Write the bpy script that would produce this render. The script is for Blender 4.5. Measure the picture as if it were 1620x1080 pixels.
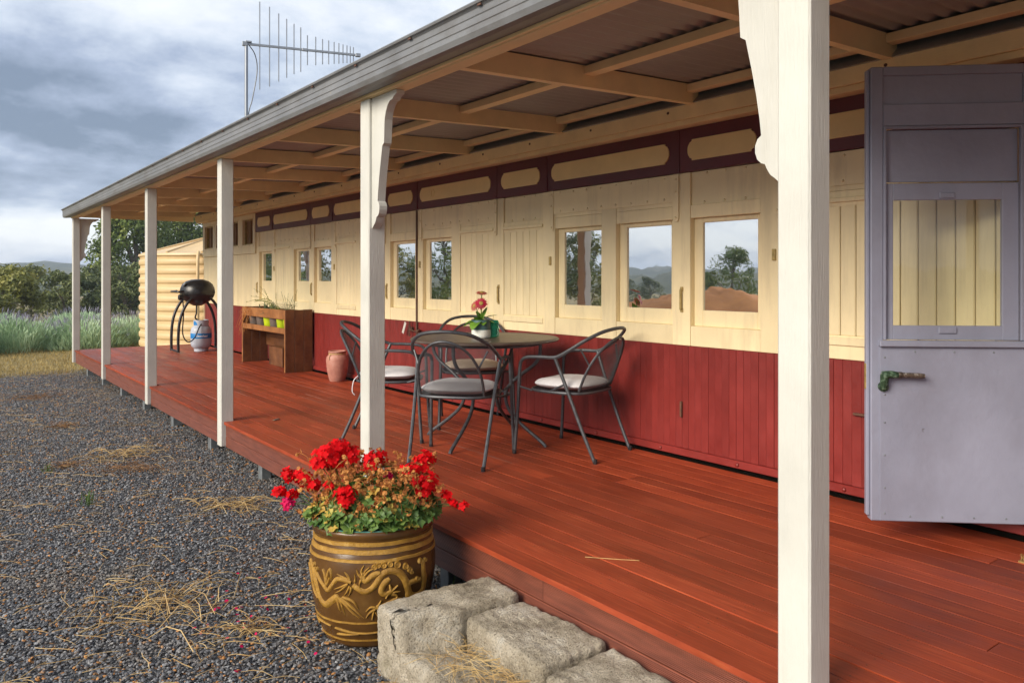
import bpy, bmesh, math, random
import numpy as np
from mathutils import Vector, Matrix, noise as mnoise

for o in list(bpy.data.objects):
    bpy.data.objects.remove(o)
scene = bpy.context.scene
C = scene.collection
R = math.radians
PI = math.pi

# ------------------------------------------------------------------ camera
THETA = math.atan(929 / 1220)                 # heading, from +Y (along the veranda) towards +X (the wall)
cam_data = bpy.data.cameras.new('camera')
cam = bpy.data.objects.new('camera', cam_data)
C.objects.link(cam)
cam.location = (0, 0, 1.5)
cam.rotation_euler = (R(90), 0, -THETA)
cam_data.sensor_width = 36
cam_data.lens = 36 * 1220 / 1620
cam_data.shift_y = -100 / 1620
cam_data.clip_start = 0.05
cam_data.clip_end = 9000
scene.camera = cam

# ------------------------------------------------------------------ sky, sun, exposure
SUN_FROM = Vector((-1.0, -0.12, 0.50)).normalized()
SUN_EL = math.asin(SUN_FROM.z)
SUN_AZ = math.atan2(SUN_FROM.x, SUN_FROM.y)   # clockwise from +Y
scene.view_settings.view_transform = 'Standard'
scene.view_settings.look = 'None'
scene.view_settings.gamma = 1
scene.view_settings.use_curve_mapping = False
scene.view_settings.exposure = 1.75

world = bpy.data.worlds.new('World')
scene.world = world
world.use_nodes = True


def build_sky():
    nt = world.node_tree
    N, L = nt.nodes, nt.links
    N.clear()

    def node(t, **k):
        n = N.new(t)
        for a, b in k.items():
            setattr(n, a, b)
        return n

    def math_(op, a, b=None, clamp=False):
        n = node('ShaderNodeMath', operation=op, use_clamp=clamp)
        for i, v in enumerate((a, b)):
            if v is None:
                continue
            if isinstance(v, (int, float)):
                n.inputs[i].default_value = v
            else:
                L.new(v, n.inputs[i])
        return n.outputs[0]
    out = node('ShaderNodeOutputWorld')
    bg = node('ShaderNodeBackground')
    bg.inputs['Strength'].default_value = 0.05
    L.new(bg.outputs[0], out.inputs[0])
    sky = node('ShaderNodeTexSky', sky_type='NISHITA')
    sky.sun_disc = False
    sky.sun_elevation = SUN_EL
    sky.sun_rotation = SUN_AZ
    tc = node('ShaderNodeTexCoord')
    sep = node('ShaderNodeSeparateXYZ')
    L.new(tc.outputs['Generated'], sep.inputs[0])
    z = math_('MAXIMUM', sep.outputs[2], 0.0)
    den = math_('ADD', z, 0.26)
    cx = math_('DIVIDE', sep.outputs[0], den)
    cy = math_('DIVIDE', sep.outputs[1], den)
    comb = node('ShaderNodeCombineXYZ')
    L.new(cx, comb.inputs[0])
    L.new(cy, comb.inputs[1])
    comb.inputs[2].default_value = 3.7
    n1 = node('ShaderNodeTexNoise', noise_dimensions='3D')
    n1.inputs['Scale'].default_value = 1.15
    n1.inputs['Detail'].default_value = 9
    n1.inputs['Roughness'].default_value = 0.55
    n1.inputs['Distortion'].default_value = 0.25
    L.new(comb.outputs[0], n1.inputs['Vector'])
    n2 = node('ShaderNodeTexNoise', noise_dimensions='3D')
    n2.inputs['Scale'].default_value = 3.6
    n2.inputs['Detail'].default_value = 8
    n2.inputs['Roughness'].default_value = 0.6
    L.new(comb.outputs[0], n2.inputs['Vector'])
    nn = math_('ADD', math_('MULTIPLY', n1.outputs[0], 0.7), math_('MULTIPLY', n2.outputs[0], 0.3))
    # clouds lie in thinner, brighter sheets near the horizon and heavier ones above it
    el = node('ShaderNodeValToRGB')
    cr = el.color_ramp
    cr.elements[0].position = 0.0
    cr.elements[0].color = (0.10, 0.10, 0.10, 1)
    cr.elements[1].position = 1.0
    cr.elements[1].color = (0.0, 0.0, 0.0, 1)
    for p, v in ((0.02, 0.07), (0.045, 0.15), (0.062, 0.14), (0.078, -0.05), (0.11, -0.14), (0.15, -0.09), (0.20, 0.0), (0.30, 0.03), (0.45, 0.03)):
        e = cr.elements.new(p)
        e.color = (v + 0.2, v + 0.2, v + 0.2, 1)
    cr.elements[0].color = (0.26, 0.26, 0.26, 1)
    cr.elements[-1].color = (0.21, 0.21, 0.21, 1)
    L.new(z, el.inputs[0])
    dens = math_('ADD', nn, math_('SUBTRACT', el.outputs[0], 0.2))
    ramp = node('ShaderNodeValToRGB')
    rr = ramp.color_ramp
    rr.elements[0].position = 0.38
    rr.elements[0].color = (1.5, 1.9, 2.6, 1)
    rr.elements[1].position = 0.64
    rr.elements[1].color = (6.7, 6.9, 7.1, 1)
    e = rr.elements.new(0.46)
    e.color = (2.8, 3.3, 4.3, 1)
    e = rr.elements.new(0.52)
    e.color = (4.4, 4.9, 5.7, 1)
    e = rr.elements.new(0.575)
    e.color = (5.8, 6.1, 6.6, 1)
    L.new(dens, ramp.inputs[0])
    mix = node('ShaderNodeMix', data_type='RGBA')
    mix.inputs[0].default_value = 0.90
    L.new(sky.outputs[0], mix.inputs[6])
    L.new(ramp.outputs[0], mix.inputs[7])
    L.new(mix.outputs[2], bg.inputs[0])


build_sky()
sun_data = bpy.data.lights.new('sun', 'SUN')
sun_data.energy = 1.5
sun_data.angle = R(32)
sun_data.color = (1.0, 0.90, 0.75)
sun = bpy.data.objects.new('sun', sun_data)
C.objects.link(sun)
sun.rotation_euler = (-SUN_FROM).to_track_quat('-Z', 'Y').to_euler()

# ------------------------------------------------------------------ mesh helpers
OFF = {}


class MB:
    """Collects faces of one part; build() links them as one mesh object."""

    def __init__(self):
        self.v = []
        self.f = []

    def add(self, vs, fs):
        n = len(self.v)
        self.v.extend(tuple(p) for p in vs)
        self.f.extend(tuple(i + n for i in q) for q in fs)
        return self

    def box(self, x0, x1, y0, y1, z0, z1, ch=0.0, M=None):
        x0, x1 = min(x0, x1), max(x0, x1)
        y0, y1 = min(y0, y1), max(y0, y1)
        z0, z1 = min(z0, z1), max(z0, z1)
        lo, hi = (x0, y0, z0), (x1, y1, z1)
        ch = min(ch, 0.45 * min(x1 - x0, y1 - y0, z1 - z0))
        vs, fs = [], []
        if ch <= 0:
            for k in range(8):
                vs.append(((hi if k & 1 else lo)[0], (hi if k & 2 else lo)[1], (hi if k & 4 else lo)[2]))
            fs = [(0, 4, 6, 2), (1, 3, 7, 5), (0, 1, 5, 4), (2, 6, 7, 3), (0, 2, 3, 1), (4, 5, 7, 6)]
        else:
            def idx(k, a):
                return k * 3 + a
            for k in range(8):
                c = [(hi if k & 1 else lo)[0], (hi if k & 2 else lo)[1], (hi if k & 4 else lo)[2]]
                s = [-1 if k & 1 else 1, -1 if k & 2 else 1, -1 if k & 4 else 1]
                for a in range(3):       # vertex lying on the face normal to axis a
                    p = [c[b] + (0 if b == a else s[b] * ch) for b in range(3)]
                    vs.append(p)
            quad = {0: ((0, 4, 6, 2), (1, 3, 7, 5)), 1: ((0, 1, 5, 4), (2, 6, 7, 3)), 2: ((0, 2, 3, 1), (4, 5, 7, 6))}
            for a in quad:
                for q in quad[a]:
                    fs.append(tuple(idx(k, a) for k in q))
            for a in range(3):           # edges along axis a
                b, c_ = (a + 1) % 3, (a + 2) % 3
                for k in range(8):
                    if k & (1 << a):
                        continue
                    k2 = k | (1 << a)
                    fs.append((idx(k, b), idx(k2, b), idx(k2, c_), idx(k, c_)))
            for k in range(8):
                fs.append((idx(k, 0), idx(k, 1), idx(k, 2)))
        if M is not None:
            vs = [M @ Vector(p) for p in vs]
        return self.add(vs, fs)

    def tube(self, pts, r, n=8, cap=True, closed=False, flat=1.0):
        pts = [Vector(p) for p in pts]
        m = len(pts)
        rs = [r] * m if isinstance(r, (int, float)) else list(r)
        vs, fs = [], []
        up = None
        for i, p in enumerate(pts):
            if closed:
                t = pts[(i + 1) % m] - pts[i - 1]
            else:
                t = pts[min(i + 1, m - 1)] - pts[max(i - 1, 0)]
            t.normalize()
            if up is None:
                up = Vector((0, 0, 1)) if abs(t.z) < 0.9 else Vector((1, 0, 0))
            a = t.cross(up)
            if a.length < 1e-5:
                a = t.orthogonal()
            a.normalize()
            b = a.cross(t).normalized()
            up = b
            for k in range(n):
                w = 2 * PI * k / n
                vs.append(p + a * math.cos(w) * rs[i] + b * math.sin(w) * rs[i] * flat)
        mm = m if closed else m - 1
        for i in range(mm):
            j = (i + 1) % m
            for k in range(n):
                k2 = (k + 1) % n
                fs.append((i * n + k, i * n + k2, j * n + k2, j * n + k))
        if cap and not closed:
            fs.append(tuple(range(n - 1, -1, -1)))
            fs.append(tuple((m - 1) * n + k for k in range(n)))
        return self.add(vs, fs)

    def lathe(self, prof, n=32, c=(0, 0, 0), M=None):
        vs, fs = [], []
        m = len(prof)
        for r, z in prof:
            for k in range(n):
                w = 2 * PI * k / n
                p = Vector((r * math.cos(w), r * math.sin(w), z))
                vs.append((M @ p if M is not None else p) + Vector(c))
        for i in range(m - 1):
            for k in range(n):
                k2 = (k + 1) % n
                fs.append((i * n + k, i * n + k2, (i + 1) * n + k2, (i + 1) * n + k))
        if prof[0][0] > 1e-4:
            fs.append(tuple(range(n - 1, -1, -1)))
        if prof[-1][0] > 1e-4:
            fs.append(tuple((m - 1) * n + k for k in range(n)))
        return self.add(vs, fs)

    def prism(self, poly, w0, w1, fn):
        n = len(poly)
        vs = [fn(u, v, w0) for u, v in poly] + [fn(u, v, w1) for u, v in poly]
        fs = [tuple(range(n)), tuple(range(2 * n - 1, n - 1, -1))]
        for i in range(n):
            j = (i + 1) % n
            fs.append((i, i + n, j + n, j))
        return self.add(vs, fs)

    def disc(self, c, r, n=10, nrm=(0, 0, 1)):
        q = Vector(nrm).to_track_quat('Z', 'Y')
        vs = [Vector(c) + q @ Vector((r * math.cos(2 * PI * k / n), r * math.sin(2 * PI * k / n), 0)) for k in range(n)]
        return self.add(vs, [tuple(range(n))])

    def mesh(self, name, mat, smooth=False, off=(0, 0, 0), fix=True, auto=None):
        me = bpy.data.meshes.new(name)
        ox, oy, oz = off
        me.from_pydata([(x - ox, y - oy, z - oz) for x, y, z in self.v], [], self.f)
        if fix and len(self.f) < 40000:
            bm = bmesh.new()
            bm.from_mesh(me)
            bmesh.ops.recalc_face_normals(bm, faces=bm.faces)
            bm.to_mesh(me)
            bm.free()
        if smooth:
            me.shade_smooth()
            if auto is not None:
                me.set_sharp_from_angle(angle=R(auto))
        if mat is not None:
            me.materials.append(mat)
        me.update()
        return me

    def build(self, name, mat, parent=None, smooth=False, local=False, fix=True, auto=40):
        """local=False: vertices are world coordinates and are moved into the parent's frame."""
        off = Vector((0, 0, 0)) if (local or parent is None) else OFF.get(parent, Vector((0, 0, 0)))
        me = self.mesh(name, mat, smooth, off, fix, auto)
        o = bpy.data.objects.new(name, me)
        C.objects.link(o)
        if parent is not None:
            o.parent = parent
            OFF[o] = OFF.get(parent, Vector((0, 0, 0)))
        return o


def place(name, me, parent, loc, local=False):
    """another object on shared mesh data; loc in world coordinates unless local"""
    o = bpy.data.objects.new(name, me)
    C.objects.link(o)
    o.parent = parent
    off = OFF.get(parent, Vector((0, 0, 0))) if (parent is not None and not local) else Vector((0, 0, 0))
    o.location = Vector(loc) - off
    OFF[o] = OFF.get(parent, Vector((0, 0, 0)))
    return o


def tag(o, label=None, cat=None, group=None, kind=None):
    for k, v in (('label', label), ('category', cat), ('group', group), ('kind', kind)):
        if v:
            o[k] = v
    return o


def thing(name, label, cat, loc=(0, 0, 0), rotz=0.0, group=None):
    o = bpy.data.objects.new(name, None)
    C.objects.link(o)
    o.empty_display_size = 0.1
    o.location = loc
    o.rotation_euler = (0, 0, rotz)
    OFF[o] = Vector(loc)
    return tag(o, label, cat, group)


def copy_tree(o, parent=None):
    c = o.copy()
    C.objects.link(c)
    c.parent = parent
    for ch in list(o.children):
        copy_tree(ch, c)
    return c


def fbm(x, y, z=0.0, oct=4):
    return mnoise.fractal(Vector((x, y, z)), 1.0, 2.0, oct)


# ------------------------------------------------------------------ materials
def new_mat(name):
    m = bpy.data.materials.new(name)
    m.use_nodes = True
    nt = m.node_tree
    return m, nt, nt.nodes['Principled BSDF']


def lk(nt, a, b):
    nt.links.new(a, b)


def noise_node(nt, vec, scale, detail=4, rough=0.55):
    n = nt.nodes.new('ShaderNodeTexNoise')
    n.inputs['Scale'].default_value = scale
    n.inputs['Detail'].default_value = detail
    n.inputs['Roughness'].default_value = rough
    if vec is not None:
        nt.links.new(vec, n.inputs['Vector'])
    return n


def ramp_node(nt, fac, stops, interp='LINEAR'):
    r = nt.nodes.new('ShaderNodeValToRGB')
    r.color_ramp.interpolation = interp
    els = r.color_ramp.elements
    while len(els) > 1:
        els.remove(els[-1])
    for i, (p, c) in enumerate(stops):
        e = els[0] if i == 0 else els.new(p)
        e.position = p
        e.color = (c[0], c[1], c[2], 1) if not isinstance(c, (int, float)) else (c, c, c, 1)
    nt.links.new(fac, r.inputs[0])
    return r


def mixc(nt, fac, a, b, mode='MIX'):
    n = nt.nodes.new('ShaderNodeMix')
    n.data_type = 'RGBA'
    n.blend_type = mode
    for sock, v in ((n.inputs[0], fac), (n.inputs[6], a), (n.inputs[7], b)):
        if isinstance(v, (int, float)):
            sock.default_value = v
        elif isinstance(v, (tuple, list)):
            sock.default_value = (v[0], v[1], v[2], 1)
        else:
            nt.links.new(v, sock)
    return n.outputs[2]


def coords(nt, scale=(1, 1, 1), rnd=False):
    tc = nt.nodes.new('ShaderNodeTexCoord')
    mp = nt.nodes.new('ShaderNodeMapping')
    mp.inputs['Scale'].default_value = scale
    nt.links.new(tc.outputs['Object'], mp.inputs['Vector'])
    if rnd:
        oi = nt.nodes.new('ShaderNodeObjectInfo')
        mu = nt.nodes.new('ShaderNodeMath')
        mu.operation = 'MULTIPLY'
        mu.inputs[1].default_value = 37.0
        nt.links.new(oi.outputs['Random'], mu.inputs[0])
        nt.links.new(mu.outputs[0], mp.inputs['Location'])
    return mp.outputs[0]


def bump(nt, bsdf, h, strength=0.3, dist=0.01):
    b = nt.nodes.new('ShaderNodeBump')
    b.inputs['Strength'].default_value = strength
    b.inputs['Distance'].default_value = dist
    nt.links.new(h, b.inputs['Height'])
    nt.links.new(b.outputs[0], bsdf.inputs['Normal'])
    return b


def paint(name, col, rough=0.45, var=0.14, scale=6.0, grain=(1, 1, 1), wear=None, wear_amt=0.62, rand=0.10, bmp=0.25, bscale=60, metal=0.0, spec=0.5):
    """brushed paint on timber or metal: tone drift, tiny relief, optional chipped spots"""
    m, nt, b = new_mat(name)
    v = coords(nt, (1, 1, 1), rnd=True)
    n1 = noise_node(nt, v, scale, 6, 0.6)
    lo = tuple(max(0, c * (1 - var)) for c in col)
    hi = tuple(min(1, c * (1 + var)) for c in col)
    c = ramp_node(nt, n1.outputs[0], ((0.3, lo), (0.7, hi))).outputs[0]
    oi = nt.nodes.new('ShaderNodeObjectInfo')
    rv = ramp_node(nt, oi.outputs['Random'], ((0.0, 1 - rand), (1.0, 1 + rand * 0.4)))
    c = mixc(nt, 1.0, c, rv.outputs[0], 'MULTIPLY')
    vg = coords(nt, grain, rnd=True)
    n2 = noise_node(nt, vg, bscale, 5, 0.6)
    if wear is not None:
        nw = noise_node(nt, vg, 16, 8, 0.7)
        mask = ramp_node(nt, nw.outputs[0], ((wear_amt, 0.0), (wear_amt + 0.05, 1.0)))
        c = mixc(nt, mask.outputs[0], c, wear)
    nt.links.new(c, b.inputs['Base Color'])
    rr = ramp_node(nt, n1.outputs[0], ((0.3, rough * 0.85), (0.7, min(1, rough * 1.2))))
    nt.links.new(rr.outputs[0], b.inputs['Roughness'])
    b.inputs['Metallic'].default_value = metal
    b.inputs['Specular IOR Level'].default_value = spec
    bump(nt, b, n2.outputs[0], bmp, 0.004)
    return m


MAT = {}


def weather(m, tint=(0.42, 0.34, 0.22), scale=(1.0, 5.0, 0.55), lo=0.56, hi=0.80, amt=0.38):
    """old rain streaks and scuffs over a painted surface"""
    nt = m.node_tree
    b = nt.nodes['Principled BSDF']
    src = b.inputs['Base Color'].links[0].from_socket
    n = noise_node(nt, coords(nt, scale), 2.6, 8, 0.68)
    f = ramp_node(nt, n.outputs[0], ((lo, 0.0), (hi, amt)))
    nt.links.new(mixc(nt, f.outputs[0], src, tint), b.inputs['Base Color'])
    return m


MAT['post'] = paint('post_paint', (0.58, 0.575, 0.53), 0.5, 0.07, 4, (10, 10, 1), (0.45, 0.42, 0.34), bmp=0.45, bscale=16, wear_amt=0.7)
MAT['cream'] = paint('cream_paint', (0.83, 0.70, 0.435), 0.42, 0.07, 3, (1, 6, 1), (0.45, 0.36, 0.2), 0.71, rand=0.07, bmp=0.25, bscale=24)
MAT['timber'] = paint('bounce_warmed_cream_paint', (0.86, 0.66, 0.37), 0.5, 0.10, 4, (6, 1, 6), (0.35, 0.2, 0.08), 0.74, rand=0.08, bmp=0.3, bscale=24)  # cream with the warm bounce light under the roof put into the colour
MAT['panel'] = paint('ochre_cream_panel_paint', (0.76, 0.56, 0.27), 0.45, 0.08, 4, rand=0.05, bmp=0.2)
MAT['burgundy'] = paint('burgundy_paint', (0.105, 0.016, 0.026), 0.38, 0.2, 4, (1, 4, 1), (0.2, 0.06, 0.06), 0.72, bmp=0.25, bscale=24)
MAT['red'] = paint('red_oxide_paint', (0.20, 0.021, 0.017), 0.42, 0.18, 5, (1, 1, 1), (0.36, 0.11, 0.085), 0.72, rand=0.10, bmp=0.45, bscale=36)
MAT['door'] = paint('lilac_grey_paint', (0.285, 0.298, 0.39), 0.40, 0.11, 2.2, (1, 1, 1), (0.13, 0.12, 0.14), 0.70, rand=0.03, bmp=0.4, bscale=30)
MAT['gutter'] = paint('zinc_gutter', (0.20, 0.205, 0.215), 0.45, 0.16, 3, (1, 1, 1), (0.30, 0.27, 0.22), 0.66, rand=0.03, bmp=0.1, metal=0.25)
MAT['tank'] = paint('cream_tank_paint', (0.60, 0.435, 0.23), 0.45, 0.06, 2, rand=0.0, bmp=0.05)
MAT['steel'] = paint('grey_tube_steel', (0.085, 0.09, 0.10), 0.45, 0.25, 30, rand=0.05, bmp=0.2, metal=0.5, bscale=120)
MAT['galv'] = paint('galvanised_steel', (0.30, 0.33, 0.35), 0.4, 0.18, 22, rand=0.04, bmp=0.1, metal=0.6)
MAT['black'] = paint('black_enamel', (0.018, 0.018, 0.02), 0.32, 0.25, 12, rand=0.0, bmp=0.1)
MAT['dark'] = paint('dark_void', (0.006, 0.005, 0.004), 0.95, 0.1, 3, rand=0.0, bmp=0.0, spec=0.0)  # near-black: the shade of open gaps as a colour
MAT['iron'] = paint('rusty_iron', (0.11, 0.05, 0.03), 0.65, 0.4, 40, rand=0.1, bmp=0.5)
MAT['roof'] = paint('roof_iron_underside', (0.32, 0.29, 0.28), 0.5, 0.12, 3, (1, 1, 1), rand=0.0, bmp=0.08, metal=0.2)
MAT['roof_out'] = paint('roof_iron', (0.35, 0.36, 0.37), 0.4, 0.12, 3, rand=0.0, bmp=0.08, metal=0.4)
MAT['reveal'] = paint('brown_window_timber', (0.22, 0.12, 0.05), 0.5, 0.2, 8, rand=0.1, bmp=0.2)
MAT['brass'] = paint('old_brass', (0.42, 0.31, 0.12), 0.5, 0.3, 40, rand=0.1, bmp=0.3, metal=0.4)


weather(MAT['cream'], lo=0.50, hi=0.78, amt=0.45)
weather(MAT['red'], (0.13, 0.02, 0.016), (1, 2.5, 1.2), 0.5, 0.75, 0.5)
weather(MAT['post'], (0.36, 0.33, 0.25), (4, 4, 0.5), 0.56, 0.8, 0.32)
weather(MAT['door'], (0.17, 0.16, 0.19), (1, 1, 0.5), 0.50, 0.8, 0.5)
weather(MAT['tank'], (0.40, 0.29, 0.15), (1.5, 1.5, 0.3), 0.5, 0.8, 0.35)
weather(MAT['gutter'], (0.10, 0.085, 0.07), (1, 1.2, 2.5), 0.5, 0.78, 0.6)


def mat_glass_pane():
    m, nt, b = new_mat('window_glass')
    out = nt.nodes['Material Output']
    b.inputs['Base Color'].default_value = (0.012, 0.011, 0.010, 1)
    b.inputs['Roughness'].default_value = 0.25
    g = nt.nodes.new('ShaderNodeBsdfGlossy')
    g.inputs['Color'].default_value = (0.93, 0.95, 0.97, 1)
    g.inputs['Roughness'].default_value = 0.015
    mx = nt.nodes.new('ShaderNodeMixShader')
    mx.inputs[0].default_value = 0.80
    nt.links.new(b.outputs[0], mx.inputs[1])
    nt.links.new(g.outputs[0], mx.inputs[2])
    nt.links.new(mx.outputs[0], out.inputs[0])
    n = noise_node(nt, coords(nt), 4.5, 2)
    bp = nt.nodes.new('ShaderNodeBump')
    bp.inputs['Strength'].default_value = 0.055
    bp.inputs['Distance'].default_value = 0.01
    nt.links.new(n.outputs[0], bp.inputs['Height'])
    nt.links.new(bp.outputs[0], g.inputs['Normal'])
    return m


def mat_clear_glass(name, col=(1, 1, 1), spec=0.08):
    m, nt, b = new_mat(name)
    out = nt.nodes['Material Output']
    t = nt.nodes.new('ShaderNodeBsdfTransparent')
    t.inputs[0].default_value = (col[0], col[1], col[2], 1)
    g = nt.nodes.new('ShaderNodeBsdfGlossy')
    g.inputs['Roughness'].default_value = 0.02
    mx = nt.nodes.new('ShaderNodeMixShader')
    mx.inputs[0].default_value = spec
    nt.links.new(t.outputs[0], mx.inputs[1])
    nt.links.new(g.outputs[0], mx.inputs[2])
    nt.links.new(mx.outputs[0], out.inputs[0])
    return m


MAT['pane'] = mat_glass_pane()
MAT['door_glass'] = mat_clear_glass('door_glass', (0.97, 0.98, 0.95), 0.035)


def mat_deck():
    m, nt, b = new_mat('worn_red_decking')
    v = coords(nt, (1, 1, 1), rnd=True)
    vg = coords(nt, (18, 0.7, 6), rnd=True)
    n1 = noise_node(nt, vg, 6, 8, 0.62)
    n2 = noise_node(nt, v, 2.6, 5, 0.6)
    c = ramp_node(nt, n1.outputs[0], ((0.25, (0.20, 0.030, 0.011)), (0.55, (0.34, 0.056, 0.019)), (0.8, (0.47, 0.115, 0.040)))).outputs[0]
    oi = nt.nodes.new('ShaderNodeObjectInfo')
    rv = ramp_node(nt, oi.outputs['Random'], ((0.0, 0.70), (1.0, 1.15)))
    c = mixc(nt, 1.0, c, rv.outputs[0], 'MULTIPLY')
    dirt = ramp_node(nt, n2.outputs[0], ((0.35, (0.80, 0.78, 0.76)), (0.7, (1.08, 1.08, 1.08))))
    c = mixc(nt, 1.0, c, dirt.outputs[0], 'MULTIPLY')
    vs = coords(nt, (9, 0.9, 4), rnd=True)
    ns = noise_node(nt, vs, 9, 9, 0.75)
    sc = ramp_node(nt, ns.outputs[0], ((0.66, 0.0), (0.74, 0.9)))
    c = mixc(nt, sc.outputs[0], c, (0.50, 0.24, 0.15))
    nd = noise_node(nt, v, 34, 6, 0.7)
    ds = ramp_node(nt, nd.outputs[0], ((0.68, 0.0), (0.73, 1.0)))
    c = mixc(nt, ds.outputs[0], c, (0.09, 0.03, 0.02))
    nt.links.new(c, b.inputs['Base Color'])
    rr = ramp_node(nt, n2.outputs[0], ((0.3, 0.40), (0.7, 0.62)))
    nt.links.new(rr.outputs[0], b.inputs['Roughness'])
    b.inputs['Specular IOR Level'].default_value = 0.38
    bump(nt, b, n1.outputs[0], 0.45, 0.004)
    return m


MAT['deck'] = mat_deck()


def mat_fascia():
    m, nt, b = new_mat('reeded_red_fascia')
    v = coords(nt, (1, 1, 1), rnd=True)
    n1 = noise_node(nt, coords(nt, (1, 0.8, 8), rnd=True), 7, 6, 0.6)
    c = ramp_node(nt, n1.outputs[0], ((0.3, (0.15, 0.042, 0.024)), (0.7, (0.27, 0.078, 0.044)))).outputs[0]
    n2 = noise_node(nt, v, 12, 8, 0.7)
    w = ramp_node(nt, n2.outputs[0], ((0.68, 0.0), (0.74, 1.0)))
    c = mixc(nt, w.outputs[0], c, (0.28, 0.17, 0.13))
    nt.links.new(c, b.inputs['Base Color'])
    b.inputs['Roughness'].default_value = 0.5
    wv = nt.nodes.new('ShaderNodeTexWave')
    wv.bands_direction = 'Z'
    wv.inputs['Scale'].default_value = 52
    wv.inputs['Distortion'].default_value = 0.1
    tc = nt.nodes.new('ShaderNodeTexCoord')
    nt.links.new(tc.outputs['Object'], wv.inputs['Vector'])
    bump(nt, b, wv.outputs[1], 0.8, 0.004)
    return m


MAT['fascia'] = mat_fascia()


def mat_ground():
    m, nt, b = new_mat('gravel_and_dry_grass')
    tc = nt.nodes.new('ShaderNodeTexCoord')
    sep = nt.nodes.new('ShaderNodeSeparateXYZ')
    nt.links.new(tc.outputs['Object'], sep.inputs[0])
    v = tc.outputs['Object']
    vo = nt.nodes.new('ShaderNodeTexVoronoi')
    vo.inputs['Scale'].default_value = 62
    nt.links.new(v, vo.inputs['Vector'])
    sc = nt.nodes.new('ShaderNodeSeparateColor')
    nt.links.new(vo.outputs['Color'], sc.inputs[0])
    stone = ramp_node(nt, sc.outputs[0], ((0.0, (0.05, 0.052, 0.06)), (0.5, (0.12, 0.125, 0.135)), (0.9, (0.22, 0.225, 0.235)), (0.94, (0.42, 0.2, 0.07))))
    edge = ramp_node(nt, vo.outputs['Distance'], ((0.25, 1.0), (0.75, 0.25)))
    grav = mixc(nt, 1.0, stone.outputs[0], edge.outputs[0], 'MULTIPLY')
    nb = noise_node(nt, v, 0.8, 6, 0.65)
    grav = mixc(nt, ramp_node(nt, nb.outputs[0], ((0.55, 0.0), (0.75, 0.55))).outputs[0], grav, (0.19, 0.12, 0.065))
    ng = noise_node(nt, v, 1.4, 10, 0.75)
    dry = ramp_node(nt, ng.outputs[0], ((0.3, (0.13, 0.105, 0.035)), (0.5, (0.27, 0.20, 0.075)), (0.7, (0.42, 0.32, 0.14))))
    nf = noise_node(nt, v, 0.035, 4, 0.6)
    dry2 = mixc(nt, ramp_node(nt, nf.outputs[0], ((0.4, 0.0), (0.65, 0.8))).outputs[0], dry.outputs[0], (0.12, 0.13, 0.045))
    # gravel apron: in front of and under the deck, up to the lawn
    ne = noise_node(nt, v, 0.9, 5, 0.6)
    ad = nt.nodes.new('ShaderNodeMath')
    ad.operation = 'MULTIPLY_ADD'
    ad.inputs[1].default_value = 1.5
    nt.links.new(ne.outputs[0], ad.inputs[0])
    nt.links.new(sep.outputs[1], ad.inputs[2])
    my = ramp_node(nt, ad.outputs[0], ((0.0, 0.0), (1.0, 1.0)))
    mr = nt.nodes.new('ShaderNodeMapRange')
    mr.inputs[1].default_value = 14.2
    mr.inputs[2].default_value = 15.4
    nt.links.new(ad.outputs[0], mr.inputs[0])
    ax = nt.nodes.new('ShaderNodeMath')
    ax.operation = 'MULTIPLY_ADD'
    ax.inputs[1].default_value = 1.5
    nt.links.new(ne.outputs[0], ax.inputs[0])
    nt.links.new(sep.outputs[0], ax.inputs[2])
    mr2 = nt.nodes.new('ShaderNodeMapRange')
    mr2.inputs[1].default_value = -5.0
    mr2.inputs[2].default_value = -6.2
    nt.links.new(ax.outputs[0], mr2.inputs[0])
    mm = nt.nodes.new('ShaderNodeMath')
    mm.operation = 'MAXIMUM'
    nt.links.new(mr.outputs[0], mm.inputs[0])
    nt.links.new(mr2.outputs[0], mm.inputs[1])
    c = mixc(nt, mm.outputs[0], grav, dry2)
    nt.links.new(c, b.inputs['Base Color'])
    b.inputs['Roughness'].default_value = 0.85
    bump(nt, b, edge.outputs[0], 0.8, 0.01)
    return m


MAT['ground'] = mat_ground()


def mat_stone_bits():
    m, nt, b = new_mat('gravel_stone')
    oi = nt.nodes.new('ShaderNodeObjectInfo')
    c = ramp_node(nt, oi.outputs['Random'], ((0.0, (0.055, 0.058, 0.066)), (0.35, (0.105, 0.11, 0.122)), (0.70, (0.19, 0.195, 0.21)), (0.88, (0.31, 0.315, 0.325)), (0.925, (0.22, 0.165, 0.12)), (0.955, (0.46, 0.21, 0.06))))
    n = noise_node(nt, coords(nt, rnd=True), 90, 3)
    v = ramp_node(nt, n.outputs[0], ((0.3, 0.75), (0.7, 1.15)))
    col = mixc(nt, 1.0, c.outputs[0], v.outputs[0], 'MULTIPLY')
    pl = noise_node(nt, oi.outputs['Location'], 1.3, 5, 0.65)
    dust = ramp_node(nt, pl.outputs[0], ((0.50, 0.0), (0.68, 0.55)))
    col = mixc(nt, dust.outputs[0], col, (0.20, 0.16, 0.115))
    nt.links.new(col, b.inputs['Base Color'])
    b.inputs['Roughness'].default_value = 0.6
    return m


MAT['stone_bits'] = mat_stone_bits()


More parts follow.
